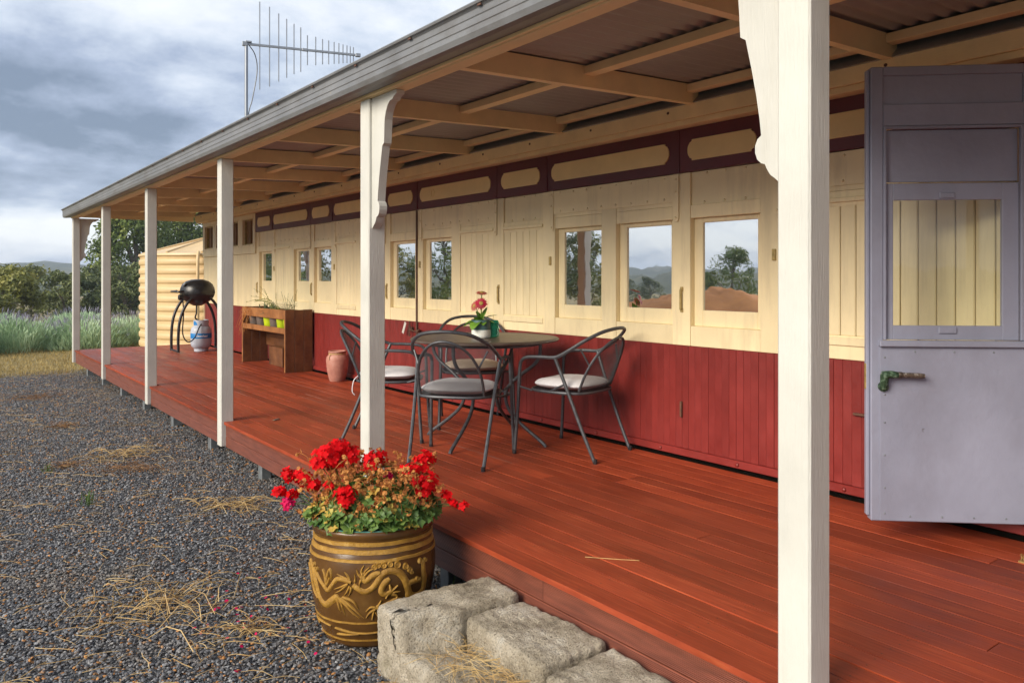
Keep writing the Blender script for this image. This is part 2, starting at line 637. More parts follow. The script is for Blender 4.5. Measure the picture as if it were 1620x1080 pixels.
def mat_two(name, stops, scale=5, rough=0.6, rnd=True, trans=0.0, bmp=0.0, bscale=40, detail=6, spec=0.5):
    m, nt, b = new_mat(name)
    v = coords(nt, rnd=rnd)
    n = noise_node(nt, v, scale, detail, 0.65)
    c = ramp_node(nt, n.outputs[0], stops)
    nt.links.new(c.outputs[0], b.inputs['Base Color'])
    b.inputs['Roughness'].default_value = rough
    b.inputs['Specular IOR Level'].default_value = spec
    if trans:
        out = nt.nodes['Material Output']
        t = nt.nodes.new('ShaderNodeBsdfTranslucent')
        nt.links.new(c.outputs[0], t.inputs[0])
        mx = nt.nodes.new('ShaderNodeMixShader')
        mx.inputs[0].default_value = trans
        nt.links.new(b.outputs[0], mx.inputs[1])
        nt.links.new(t.outputs[0], mx.inputs[2])
        nt.links.new(mx.outputs[0], out.inputs[0])
    if bmp:
        n2 = noise_node(nt, v, bscale, 6, 0.7)
        bump(nt, b, n2.outputs[0], bmp, 0.01)
    return m


MAT['straw'] = mat_two('dry_straw', ((0.3, (0.30, 0.17, 0.06)), (0.55, (0.52, 0.36, 0.15)), (0.75, (0.66, 0.52, 0.28))), 9, 0.6)
MAT['brown_grass'] = mat_two('dead_brown_grass', ((0.3, (0.13, 0.055, 0.022)), (0.7, (0.30, 0.16, 0.06))), 8, 0.7)
MAT['green_grass'] = mat_two('green_grass', ((0.3, (0.05, 0.10, 0.02)), (0.7, (0.14, 0.22, 0.05))), 6, 0.6, trans=0.25)
MAT['lawn'] = mat_two('yellow_dry_lawn', ((0.3, (0.22, 0.17, 0.05)), (0.5, (0.38, 0.28, 0.10)), (0.75, (0.50, 0.40, 0.18))), 1.6, 0.7, trans=0.2)
MAT['leaf_gum'] = mat_two('gum_leaves', ((0.3, (0.05, 0.085, 0.016)), (0.5, (0.13, 0.185, 0.032)), (0.72, (0.28, 0.31, 0.06))), 0.55, 0.5, trans=0.2)
MAT['leaf_olive'] = mat_two('olive_wattle_leaves', ((0.3, (0.08, 0.10, 0.02)), (0.5, (0.19, 0.20, 0.036)), (0.72, (0.36, 0.33, 0.075))), 0.7, 0.55, trans=0.2)
MAT['leaf_dark'] = mat_two('dark_bush_leaves', ((0.3, (0.05, 0.068, 0.02)), (0.5, (0.11, 0.14, 0.04)), (0.72, (0.21, 0.225, 0.07))), 0.6, 0.55, trans=0.15)
MAT['bark'] = mat_two('grey_bark', ((0.3, (0.07, 0.055, 0.04)), (0.7, (0.20, 0.17, 0.13))), 4, 0.85, bmp=0.6, bscale=14)
MAT['lavender'] = mat_two('lavender_leaves', ((0.3, (0.20, 0.31, 0.15)), (0.5, (0.40, 0.54, 0.34)), (0.7, (0.60, 0.72, 0.52))), 1.1, 0.6, trans=0.2)
MAT['lav_flower'] = mat_two('lavender_flowers', ((0.3, (0.19, 0.18, 0.26)), (0.7, (0.34, 0.33, 0.42))), 3, 0.7)
MAT['hill'] = mat_two('wooded_hills', ((0.3, (0.03, 0.042, 0.018)), (0.5, (0.06, 0.075, 0.03)), (0.68, (0.16, 0.14, 0.06))), 0.03, 0.9, rnd=False)
MAT['earth'] = mat_two('orange_earth', ((0.3, (0.28, 0.10, 0.02)), (0.7, (0.48, 0.19, 0.045))), 0.9, 0.9, bmp=0.5, bscale=6)
MAT['sandstone'] = None


def mat_sandstone():
    m, nt, b = new_mat('weathered_sandstone')
    v = coords(nt, rnd=True)
    n1 = noise_node(nt, v, 5.5, 10, 0.72)
    c = ramp_node(nt, n1.outputs[0], ((0.32, (0.15, 0.125, 0.09)), (0.44, (0.42, 0.36, 0.27)), (0.56, (0.60, 0.53, 0.42)), (0.7, (0.74, 0.70, 0.62)))).outputs[0]
    n2 = noise_node(nt, v, 130, 5, 0.7)
    sp = ramp_node(nt, n2.outputs[0], ((0.34, (0.38, 0.36, 0.33)), (0.48, (0.96, 0.96, 0.95)), (0.68, (1.15, 1.13, 1.08))))
    c = mixc(nt, 1.0, c, sp.outputs[0], 'MULTIPLY')
    n3 = noise_node(nt, v, 5, 6, 0.75)
    li = ramp_node(nt, n3.outputs[0], ((0.66, 0.0), (0.69, 0.9)))
    c = mixc(nt, li.outputs[0], c, (0.66, 0.63, 0.54))
    n4 = noise_node(nt, v, 4, 6, 0.6)
    ms = ramp_node(nt, n4.outputs[0], ((0.58, 0.0), (0.72, 0.45)))
    c = mixc(nt, ms.outputs[0], c, (0.17, 0.15, 0.07))
    nt.links.new(c, b.inputs['Base Color'])
    b.inputs['Roughness'].default_value = 0.9
    ad = nt.nodes.new('ShaderNodeMath')
    ad.operation = 'ADD'
    nt.links.new(n2.outputs[0], ad.inputs[0])
    nt.links.new(n1.outputs[0], ad.inputs[1])
    bump(nt, b, ad.outputs[0], 1.0, 0.018)
    return m


MAT['sandstone'] = mat_sandstone()

# ------------------------------------------------------------------ ground, hills
DECK = 0.357
WALL = 3.82


def smooth(a, b, t):
    t = max(0.0, min(1.0, (t - a) / (b - a)))
    return t * t * (3 - 2 * t)


def ground_z(x, y):
    r = math.hypot(x - 2, y - 7)
    z = -3.2 * smooth(22, 90, r)
    if r > 20:
        z += 0.35 * smooth(20, 60, r) * fbm(x * 0.03, y * 0.03, 1.0)
    return z


def build_ground():
    rings = [0, 3, 6, 9, 12, 15, 18, 22, 27, 33, 40, 50, 62, 78, 100, 130, 175, 240, 340, 500, 800, 1040]
    n = 96
    mb = MB()
    vs = [(2, 7, 0)]
    for r in rings[1:]:
        for k in range(n):
            a = 2 * PI * k / n
            x, y = 2 + r * math.cos(a), 7 + r * math.sin(a)
            vs.append((x, y, ground_z(x, y)))
    fs = [(0, 1 + k, 1 + (k + 1) % n) for k in range(n)]
    for i in range(len(rings) - 2):
        for k in range(n):
            a, b = 1 + i * n + k, 1 + i * n + (k + 1) % n
            fs.append((a, a + n, b + n, b))
    mb.add(vs, fs)
    g = mb.build('ground', MAT['ground'], smooth=True, auto=None)
    return tag(g, kind='structure')


build_ground()


def build_hills(name, r0, r1, zb, amp, base, seed, nseg, bumpy, gap=0.0):
    mb = MB()
    rows = 9
    vs, fs = [], []
    for i in range(rows):
        t = i / (rows - 1)
        r = r0 + (r1 - r0) * t
        prof = math.sin(PI * min(1.0, t * 1.02)) ** 0.8 if t < 0.99 else 0.0
        for k in range(nseg):
            a = 2 * PI * k / nseg
            ca, sa = math.cos(a), math.sin(a)
            h = base + amp * fbm(ca * 2.2 + seed, sa * 2.2, seed, 4)
            h = max(h, 0.5)
            z = zb + h * prof
            z += bumpy * prof * fbm(ca * 60 + seed, sa * 60, t * 9, 3)
            vs.append((2 + r * ca, 7 + r * sa, z))
    for i in range(rows - 1):
        for k in range(nseg):
            k2 = (k + 1) % nseg
            fs.append((i * nseg + k, (i + 1) * nseg + k, (i + 1) * nseg + k2, i * nseg + k2))
    mb.add(vs, fs)
    o = mb.build(name, MAT['hill'], smooth=True, auto=None)
    return tag(o, kind='structure')


build_hills('hills', 210, 460, -4.0, 4, 6.5, 4.2, 520, 5.0)
build_hills('mountains', 560, 1020, -5, 11, 14, 8.1, 420, 4.0)

# ------------------------------------------------------------------ the deck
deck = thing('veranda_deck', 'worn red timber veranda deck running along the old carriage', 'deck', (2.86, 7, 0))
POST_Y = [1.15 + 2.56 * k for k in range(6)]
BACK_Y = [1.15 - 2.56, 1.15 - 5.12]      # posts behind the camera
POST_X = 1.87
Y0, Y1 = -5.0, 14.06


def build_deck():
    rnd = random.Random(5)
    nb = 19
    x_out, x_in = 1.893, 3.796
    pitch = (x_in - x_out + 0.004) / nb
    for i in range(nb):
        x0 = x_out + i * pitch
        x1 = x0 + pitch - 0.0035 - rnd.random() * 0.0025
        if i == 0:
            cuts = [Y0]
            for py in sorted(BACK_Y + POST_Y):
                cuts += [py - 0.003, py + 0.103]
            cuts += [Y1]
            segs = [(cuts[k], cuts[k + 1]) for k in range(0, len(cuts), 2) if cuts[k + 1] - cuts[k] > 0.05]
        else:
            segs = []
            y = Y0
            first = rnd.choice([1.8, 2.7, 3.6, 4.5])
            while y < Y1 - 0.01:
                L = first if y == Y0 else rnd.choice([3.6, 4.2, 4.8, 5.4])
                e = min(Y1, y + L)
                if Y1 - e < 0.9:
                    e = Y1
                segs.append((y, e))
                y = e
        for a, b in segs:
            dz = (rnd.random() - 0.5) * 0.003
            mb = MB().box(x0, x1, a + 0.0015, b - 0.0015, DECK - 0.022 + dz, DECK + dz, 0.0006)
            mb.build('board', MAT['deck'], deck)
    # pale grit packed into some of the gaps
    me = MB().box(-0.0022, 0.0022, 0, 1, -0.004, 0).mesh('grit_line', MAT['grit'])
    for k in range(46):
        i = rnd.randrange(0, nb - 1)
        o = place('grit_line', me, deck, (x_out + (i + 1) * pitch - 0.0022, rnd.uniform(0.2, 12.5) ** 1.0, DECK - 0.0012))
        o.scale.y = rnd.uniform(0.15, 1.1)
    # fascia boards (two courses) between the posts, butted at random places
    for c, (za, zb) in enumerate(((DECK - 0.111, DECK - 0.024), (DECK - 0.200, DECK - 0.114))):
        ys = [Y0]
        for py in sorted(BACK_Y + POST_Y):
            ys += [py - 0.002, py + 0.102]
        ys += [Y1 - 0.005]
        for k in range(0, len(ys), 2):
            a, b = ys[k], ys[k + 1]
            if b - a < 0.05:
                continue
            j = a + (b - a) * (0.35 + 0.3 * rnd.random())
            for p, q in ((a, j - 0.001), (j + 0.001, b)):
                mb = MB().box(1.908, 1.930, p, q, za, zb, 0.002)
                mb.build('fascia_board', MAT['fascia'], deck)
    for za, zb in ((DECK - 0.111, DECK - 0.024), (DECK - 0.200, DECK - 0.114)):
        MB().box(1.932, 3.79, Y1 - 0.03, Y1 - 0.008, za, zb, 0.002).build('end_board', MAT['fascia'], deck)
    # nail heads over the joists
    nails = MB()
    for k in range(41):
        yj = Y0 + 0.2 + k * 0.46
        for i in range(nb):
            for q in (0.022, 0.075):
                nails.disc((x_out + i * pitch + q + rnd.uniform(-.004, .004), yj + rnd.uniform(-.006, .006), DECK + 0.0021), 0.0032, 6)
    tag(nails.build('nail_heads', MAT['iron'], deck), kind='stuff')
    # bearers and steel stumps
    for x in (2.02, 2.9, 3.7):
        MB().box(x - 0.022, x + 0.022, Y0 + 0.05, Y1 - 0.1, DECK - 0.20, DECK - 0.115).build('bearer', MAT['fascia'], deck)
    me = MB().box(-0.0375, 0.0375, -0.0375, 0.0375, 0, 0.2, 0.004).mesh('stump', MAT['galv'])
    y = -4.54
    k = 0
    while y < 14:
        for x in (2.02, 2.9, 3.7):
            place('stump', me, deck, (x, y + (0.08 if x > 2.5 else 0), -0.04))
        y += 1.28 if k % 2 else 1.28
        k += 1
    # joists show as dark bars through the gaps
    me = MB().box(1.94, 3.79, -0.02, 0.02, 0, 0.09).mesh('joist', MAT['fascia'])
    for k in range(41):
        place('joist', me, deck, (0, Y0 + 0.2 + k * 0.46, DECK - 0.113))


MAT['grit'] = mat_two('pale_grit', ((0.3, (0.22, 0.13, 0.10)), (0.7, (0.45, 0.36, 0.31))), 8, 0.9)
build_deck()

# ------------------------------------------------------------------ the veranda roof on its posts
veranda = thing('veranda', 'skillion veranda roof on square white posts beside the carriage', 'veranda', (2.7, 7, 0))
BEAM_Z = 2.452
RSL = (2.556 - 2.490) / 1.8            # rafters fall towards the gutter


def raf_z(x):
    return 2.490 + RSL * (x - 1.95)


BRACKET = [(0, 2.452), (0.268, 2.452), (0.268, 2.432), (0.240, 2.424), (0.222, 2.408), (0.200, 2.408), (0.176, 2.392), (0.155, 2.36), (0.142, 2.32),
           (0.138, 2.27), (0.136, 2.225), (0.134, 2.20), (0.116, 2.188), (0.112, 2.17), (0.096, 2.10), (0.08, 2.02), (0.069, 1.95), (0.064, 1.905), (0.076, 1.896),
           (0.084, 1.878), (0.084, 1.858), (0.077, 1.838), (0.064, 1.826), (0.052, 1.822), (0.044, 1.805), (0.034, 1.79), (0.018, 1.778), (0.006, 1.766), (0, 1.766)]


def build_veranda():
    rnd = random.Random(9)
    me = MB().box(0, 0.1, 0, 0.1, DECK - 0.197, BEAM_Z, 0.006).mesh('post', MAT['post'])
    posts = [place('post', me, veranda, (POST_X, y, 0)) for y in POST_Y]
    for y in BACK_Y:
        place('post', me, veranda, (POST_X, y, 0))
    # carved brackets: facing each other across the entry, and one at the far corner
    b1 = MB().prism(BRACKET, 1.890, 1.935, lambda u, v, w: (w, POST_Y[0] + 0.1 + u, v))
    b1.build('bracket', MAT['post'], posts[0])
    b2 = MB().prism(BRACKET, 1.890, 1.935, lambda u, v, w: (w, POST_Y[1] - u, v))
    b2.build('bracket', MAT['post'], posts[1])
    b3 = MB().prism(BRACKET, POST_Y[5] + 0.024, POST_Y[5] + 0.072, lambda u, v, w: (1.97 + u, w, v))
    b3.build('bracket', MAT['post'], posts[5])
    for p, b in zip((posts[0], posts[1], posts[5]), range(3)):
        for ch in p.children:
            OFF[ch] = OFF[veranda]
    # the post children inherit the post's own offset
    for p in (posts[0], posts[1], posts[5]):
        for ch in p.children:
            ch.location = -p.location + Vector((0, 0, 0)) if False else -Vector(p.location)
    yend = 14.18
    MB().box(1.878, 1.955, -5.5, yend - 0.06, BEAM_Z + 0.002, BEAM_Z + 0.052, 0.003).build('beam', MAT['timber'], veranda)
    MB().box(1.86, 1.877, -5.5, yend - 0.05, BEAM_Z + 0.006, BEAM_Z + 0.12, 0.002).build('fascia_board', MAT['timber'], veranda)
    MB().box(1.768, 1.8585, -5.5, yend - 0.05, BEAM_Z + 0.020, BEAM_Z + 0.026).build('soffit', MAT['roof'], veranda)
    # rafters
    ys = [-5.35 + 1.2015 * k for k in range(16)] + [13.98]
    for y in ys:
        mb = MB()
        vs = []
        for x in (1.957, 3.735):
            for dy in (-0.0225, 0.0225):
                for dz in (0, 0.112):
                    vs.append((x, y + dy, raf_z(x) + dz))
        mb.add(vs, [(0, 1, 3, 2), (4, 6, 7, 5), (0, 4, 5, 1), (2, 3, 7, 6), (0, 2, 6, 4), (1, 5, 7, 3)])
        mb.build('rafter', MAT['timber'], veranda)
    # battens between the rafters, under the iron
    for k in range(len(ys) - 1):
        for x in (2.83, 3.66):
            z = raf_z(x) + 0.112
            M = Matrix.Translation((x, 0, z - 0.022))
            a, b = ys[k] + 0.024, ys[k + 1] - 0.024
            MB().box(-0.035, 0.035, a, b, -0.028, 0.016, 0.002, M=M).build('batten', MAT['timber'], veranda)
    # corrugated iron
    pitch = 0.0762
    mb = MB()
    vs, fs = [], []
    ny = int((yend + 5.5) / pitch * 8)
    xs = (1.80, 2.6, 3.3, 3.96)
    for i in range(ny + 1):
        y = -5.5 + i * pitch / 8
        w = 0.0085 * math.sin(2 * PI * i / 8)
        for x in xs:
            vs.append((x, y, raf_z(x) + 0.1215 + w))
    m = len(xs)
    for i in range(ny):
        for j in range(m - 1):
            fs.append((i * m + j, i * m + j + 1, (i + 1) * m + j + 1, (i + 1) * m + j))
    mb.add(vs, fs)
    mb.build('roof_sheet', MAT['roof'], veranda, smooth=True, auto=None)
    # gutter: fascia-style profile with two ribs and a rolled lip
    prof = [(1.856, 2.470), (1.790, 2.464), (1.764, 2.468), (1.754, 2.490), (1.7535, 2.512), (1.750, 2.516), (1.7535, 2.520), (1.7535, 2.545), (1.750, 2.549), (1.7535, 2.553),
            (1.752, 2.575), (1.744, 2.583), (1.735, 2.586), (1.732, 2.595), (1.738, 2.602), (1.748, 2.600), (1.750, 2.590), (1.757, 2.575), (1.759, 2.492), (1.768, 2.474), (1.852, 2.476), (1.852, 2.590), (1.856, 2.590)]
    MB().prism(prof, -5.5, yend, lambda u, v, w: (u, w, v)).build('gutter', MAT['gutter'], veranda)
    cap = [p for p in prof[:18]] + [(1.852, 2.590), (1.856, 2.590)]
    MB().prism(cap, yend, yend + 0.003, lambda u, v, w: (u, w, v)).build('gutter_end', MAT['gutter'], veranda)
    # gutter straps seen as small tabs under the lip
    me = MB().box(-0.006, 0.0, -0.012, 0.012, -0.004, 0.004).mesh('gutter_strap', MAT['iron'])
    for k in range(26):
        place('gutter_strap', me, veranda, (1.7445, 0.3 + k * 0.55, 2.5795))
    # end rafter board
    MB().box(1.87, 3.75, yend - 0.05, yend - 0.025, BEAM_Z + 0.03, BEAM_Z + 0.17, 0.002).build('end_board', MAT['timber'], veranda)


build_veranda()

# ------------------------------------------------------------------ the railway carriage
carriage = thing('railway_carriage', 'old cream and red timber railway carriage with burgundy name boards', 'railway carriage', (5.2, 6.5, 0.3))
PITCH = 0.6535


def far_edge(k):
    return 3.172 + PITCH * k


def ring(mb, x0, x1, ya, yb, za, zb, l, r, t, b, ch=0.002):
    """a rectangular frame in the wall plane: l is the far stile, r the near one"""
    mb.box(x0, x1, ya, ya + r, za, zb, ch)
    mb.box(x0, x1, yb - l, yb, za, zb, ch)
    mb.box(x0, x1, ya + r, yb - l, za, za + b, ch)
    mb.box(x0, x1, ya + r, yb - l, zb - t, zb, ch)
    return mb


def cartouche(ya, yb, za, zb):
    """long plate whose ends step in and swell out again"""
    h = (zb - za) / 2
    zc = (za + zb) / 2
    e = [(0.034, h), (0.033, h - 0.009), (0.027, h - 0.014), (0.018, h - 0.017), (0.014, h - 0.024), (0.006, h - 0.034), (0.001, h - 0.048), (0.0, 0.0)]
    half = e + [(d, -v) for d, v in e[-2::-1]]
    return [(yb - d, zc + v) for d, v in half] + [(ya + d, zc + v) for d, v in half[::-1]]


def build_carriage():
    rnd = random.Random(3)
    ca = carriage
    x = WALL
    Yn, Yf = -5.4, 13.75
    D0, D1 = 0.40, 1.19                       # the doorway next to the open door
    # body behind the skin
    for a, b in ((Yn, D0), (D1, Yf)):
        MB().box(x + 0.055, x + 2.75, a, b, 0.30, 2.50).build('body', MAT['reveal'], ca)
    MB().box(x + 0.6, x + 2.75, D0, D1, 0.30, 2.50).build('vestibule', MAT['reveal'], ca)
    # the arched roof
    mb = MB()
    vs, fs = [], []
    n = 16
    for j, y in enumerate((Yn - 0.1, Yf + 0.1)):
        for i in range(n + 1):
            t = i / n
            xx = x - 0.14 + t * 3.0
            vs.append((xx, y, 2.56 + 0.52 * math.sin(PI * t) ** 0.7))
    for i in range(n):
        fs.append((i, i + 1, n + 2 + i, n + 1 + i))
    fs.append(tuple(range(n + 1)))
    fs.append(tuple(range(n + 1, 2 * n + 2)))
    fs.append((0, n + 1, 2 * n + 1, n))
    mb.add(vs, fs)
    mb.build('roof', MAT['roof_out'], ca, smooth=True, auto=30)
    MB().box(x - 0.02, x + 0.03, Yn, Yf + 0.1, 2.560, 2.72).build('gap_shade_strip', MAT['dark'], ca)  # near-black box added to keep the gap above the cornice dark
    # cornice below the roof edge
    MB().box(x - 0.12, x - 0.004, Yn, Yf + 0.12, 2.474, 2.580, 0.003).build('cornice', MAT['timber'], ca)
    MB().box(x - 0.106, x - 0.004, Yn, Yf + 0.10, 2.440, 2.473, 0.003).build('cornice_strip', MAT['timber'], ca)
    me = MB().lathe([(0.0, 0.0), (0.009, 0.0), (0.008, 0.004), (0.004, 0.007), (0, 0.0075)], 8, M=Matrix.Rotation(R(-90), 4, 'Y')).mesh('bolt', MAT['iron'], True)
    for k in range(18):
        place('bolt', me, ca, (x - 0.1205, 1.9 + k * 0.68 + rnd.uniform(-.05, .05), 2.53))
    MB().box(x + 0.01, x + 0.05, Yn, Yf, 1.06, 2.44).add([], []).build('sheathing', MAT['cream'], ca) if False else None
    Ye = 11.12                                # the service end starts here
    # name boards along the top: one burgundy board to each door or pair of windows
    z_lb, z_lt = 2.166, 2.439
    cuts = [Ye]
    ks = list(range(12, -4, -1))
    groups = [(12,), (11, 10), (9,), (8, 7), (6,), (5, 4), (3,), (2, 1), (0,), (-1, -2)]
    for g in groups:
        yb = far_edge(g[0]) + 0.07
        ya = far_edge(g[-1]) - PITCH + 0.07
        if g[0] == 12:
            yb = Ye
        if g == (-1, -2):
            ya = 1.2
        nb = MB().box(x - 0.018, x + 0.05, ya + 0.0025, yb - 0.0025, z_lb, z_lt, 0.002).build('name_board', MAT['burgundy'], ca)
        if g != (-1, -2):
            c0 = far_edge(g[0]) + (0.0 if len(g) == 1 else 0.01)
            c1 = far_edge(g[-1]) - 0.50
            pl = cartouche(c1, c0, 2.232, 2.362)
            MB().prism(pl, x - 0.026, x - 0.017, lambda u, v, w: (w, u, v)).build('name_panel', MAT['panel'], nb)
            if g[0] == 5:
                rg = [(x - 0.0285, c0 - 0.24 + 0.026 * math.cos(2 * PI * i / 20), 2.297 + 0.036 * math.sin(2 * PI * i / 20)) for i in range(20)]
                MB().tube(rg, 0.0035, 6, closed=True).build('ring_mark', MAT['panel'], nb, True)
        else:
            MB().box(x - 0.026, x - 0.017, ya + 0.02, yb - 0.04, 2.232, 2.362, 0.003).build('name_panel', MAT['panel'], nb)
        # short iron drip clip at each division
        if len(g) == 1:
            MB().box(x - 0.026, x - 0.018, ya - 0.006, ya + 0.006, z_lb + 0.004, z_lb + 0.11).build('clip', MAT['burgundy'], nb)
    # cream framing: rails and stiles per module
    win = {0: 'big', 1: 'big', 2: 'big', 5: 'big', 6: 'big', 9: 'small', 10: 'small', 12: 'small'}
    cb_me = MB().box(-0.006, 0.012, 0.0018, 0.0832, 0, 0.70, 0.0045).mesh('cream_board', MAT['cream'])
    doors = (0, 3, 6, 9, 12)
    for k in range(12, -3, -1):
        yb = far_edge(k)
        ya = yb - 0.51
        yn_ = yb - PITCH                                    # next module's far edge
        # near stile
        MB().box(x, x + 0.05, yn_ + 0.0008, ya, 1.0755, 2.164, 0.002).build('stile', MAT['cream'], ca)
        if k == 12:
            MB().box(x, x + 0.05, yb, Ye, 1.0755, 2.164, 0.002).build('stile', MAT['cream'], ca)
        MB().box(x + 0.003, x + 0.05, ya + 0.0008, yb - 0.0008, 1.0755, 1.200, 0.002).build('rail', MAT['cream'], ca)
        MB().box(x + 0.003, x + 0.05, ya + 0.0008, yb - 0.0008, 1.876, 1.958, 0.002).build('rail', MAT['cream'], ca)
        # upper panel: recessed over doors, riveted plate over pairs
        if k in doors:
            MB().box(x + 0.015, x + 0.05, ya + 0.0008, yb - 0.0008, 1.959, 2.164, 0.001).build('upper_panel', MAT['cream'], ca)
        else:
            MB().box(x + 0.004, x + 0.05, ya + 0.0008, yb - 0.0008, 1.959, 2.164, 0.001).build('upper_panel', MAT['cream'], ca)
        if k in win:
            zb = 1.30 if win[k] == 'big' else 1.464
            w = MB()
            ring(w, x + 0.038, x + 0.062, ya + 0.001, yb - 0.001, 1.200, 1.8755, 0.068, 0.042, 0.030, zb - 1.2, 0.003)
            wo = w.build('window', MAT['cream'], ca)
            MB().box(x + 0.050, x + 0.056, ya + 0.03, yb - 0.05, zb - 0.01, 1.86).build('pane', MAT['pane'], wo)
            # reveal lining on the far side catches the eye
            if win[k] == 'small':
                MB().box(x + 0.036, x + 0.0375, ya + 0.05, yb - 0.08, 1.222, 1.30, 0.0).build('sash_panel', MAT['cream'], wo)
        else:
            n = 6
            for i in range(n):
                place('cream_board', cb_me, ca, (x + 0.010, ya + 0.085 * i, 1.199))
            MB().box(x - 0.012, x + 0.01, ya - 0.004, yb + 0.004, 1.898, 1.922, 0.003).build('drip_rail', MAT['cream'], ca)
            MB().box(x - 0.008, x + 0.01, ya - 0.004, yb + 0.004, 1.148, 1.192, 0.003).build('bottom_rail', MAT['cream'], ca)
    MB().box(x, x + 0.05, 1.19, far_edge(-2) - PITCH - 0.001, 1.0755, 2.164, 0.002).build('stile', MAT['cream'], ca)
    # riveted plates over the pairs with strap ends
    rv = MB().lathe([(0.0, 0.0), (0.008, 0.0), (0.007, 0.004), (0.0, 0.0065)], 8, M=Matrix.Rotation(R(-90), 4, 'Y')).mesh('rivet', MAT['cream'], True)
    for g in ((2, 1), (5, 4), (8, 7), (11, 10), (-1, -2)):
        yb = far_edge(g[0]) + 0.03
        ya = far_edge(g[-1]) - 0.51 - 0.035
        p = MB().box(x - 0.0045, x - 0.0005, ya, yb, 1.985, 2.162, 0.001).build('riveted_plate', MAT['cream'], ca)
        nrv = 8
        for i in range(nrv):
            yy = ya + 0.10 + (yb - ya - 0.2) * i / (nrv - 1)
            for zz in (2.006, 2.142):
                place('rivet', rv, p, (x - 0.0045, yy + rnd.uniform(-.006, .006), zz + rnd.uniform(-.003, .003)))
        for yy, d in ((yb, 1), (ya, -1)):
            st = MB().prism([(yy - 0.022, 2.163), (yy + 0.022, 2.163), (yy + 0.022, 1.875), (yy + 0.014, 1.860), (yy - 0.014, 1.860), (yy - 0.022, 1.875)], x - 0.010, x - 0.005, lambda u, v, w: (w, u, v))
            so = st.build('strap', MAT['cream'], ca)
            for zz in (2.13, 2.05, 1.885):
                place('rivet', rv, so, (x - 0.010, yy, zz))
    for k in (3, 0, 9):                                      # odd screws along the plain panels
        for i in range(3):
            place('rivet', rv, ca, (x + 0.0148, far_edge(k) - 0.10 - 0.15 * i, 1.972))
            place('rivet', rv, ca, (x + 0.0148, far_edge(k) - 0.12 - 0.14 * i, 2.150))
    # grab handles and little hinges on the door stiles
    for k in doors:
        yy = far_edge(k) + 0.065
        h = MB()
        h.box(x - 0.020, x - 0.008, yy - 0.008, yy + 0.008, 1.30, 1.43, 0.003)
        h.box(x - 0.009, x, yy - 0.011, yy + 0.011, 1.285, 1.312, 0.002)
        h.box(x - 0.009, x, yy - 0.011, yy + 0.011, 1.418, 1.445, 0.002)
        h.build('grab_handle', MAT['brass'], ca)
        yh = far_edge(k) - PITCH + 0.05
        MB().box(x - 0.010, x, yh - 0.012, yh + 0.012, 1.60, 1.665, 0.002).build('hinge', MAT['brass'], ca)
    # iron edge strip, bolt, hook and paper tag by the door in the middle
    ye = far_edge(5) + 0.10
    MB().box(x - 0.014, x - 0.001, ye - 0.010, ye + 0.010, 0.95, 2.16, 0.002).build('edge_strip', MAT['iron'], ca)
    b = MB()
    b.tube([(x - 0.03, ye + 0.10, 0.93), (x - 0.03, ye + 0.10, 1.08)], 0.008, 6)
    b.tube([(x - 0.03, ye + 0.10, 1.0), (x - 0.03, ye + 0.02, 0.985), (x - 0.03, ye - 0.06, 0.985), (x - 0.03, ye - 0.09, 1.01)], 0.007, 6)
    b.box(x - 0.024, x - 0.001, ye + 0.07, ye + 0.13, 0.98, 1.02)
    b.box(x - 0.024, x - 0.001, ye - 0.07, ye - 0.03, 0.97, 1.0)
    b.build('door_bolt', MAT['iron'], ca)
    M = Matrix.Translation((x - 0.045, ye + 0.18, 1.01)) @ Matrix.Rotation(R(28), 4, 'X')
    MB().box(-0.002, 0.002, -0.018, 0.018, -0.06, 0.06, M=M).build('paper_tag', MAT['post'], ca)
    # service end: plain boards below, a proud block with four small openings above
    sb = MB().box(-0.004, 0.012, 0.0014, 0.0584, 0, 0.782, 0.004).mesh('cream_board', MAT['cream'])
    ny = int((Yf - Ye) / 0.0597)
    for i in range(ny):
        place('cream_board', sb, ca, (x + 0.004, Ye + 0.003 + 0.0597 * i, 1.0755))
    ops = [(13.64, 13.18), (13.0, 12.54), (12.35, 11.89), (11.68, 11.22)]
    mb = MB()
    x0, x1 = x - 0.022, x + 0.05
    zt, z0, za, zb = 2.438, 1.860, 1.994, 2.368
    mb.box(x0, x1, Ye + 0.003, Yf, z0, za, 0.002)
    mb.box(x0, x1, Ye + 0.003, Yf, zb, zt, 0.002)
    ed = [Yf] + [v for o in ops for v in o] + [Ye + 0.003]
    for i in range(0, len(ed), 2):
        mb.box(x0 + 0.0005, x1, ed[i + 1], ed[i], za, zb, 0.001)
    blk = mb.build('vent_block', MAT['cream'], ca)
    for a, b_ in ops:
        w = MB()
        ring(w, x + 0.012, x + 0.05, b_, a, za, zb, 0.02, 0.02, 0.02, 0.02, 0.001)
        wo = w.build('vent_frame', MAT['brass'], blk)
        MB().box(x + 0.042, x + 0.05, b_ + 0.02, a - 0.02, za + 0.02, zb - 0.02).build('opening_back', MAT['reveal'], wo)  # brown back board, the dark inside of the opening put into its colour
        MB().box(x + 0.02, x + 0.044, (a + b_) / 2 - 0.008, (a + b_) / 2 + 0.008, za + 0.02, zb - 0.02).build('mullion', MAT['reveal'], wo)
    for i in range(16):
        yy = Ye + 0.08 + i * 0.165
        for zz in (1.975, 2.385):
            place('rivet', rv, blk, (x - 0.022, yy, zz))
    # end wall
    MB().box(x + 0.001, x + 2.75, Yf + 0.0, Yf + 0.02, 0.30, 2.44).build('end_wall', MAT['cream'], ca)
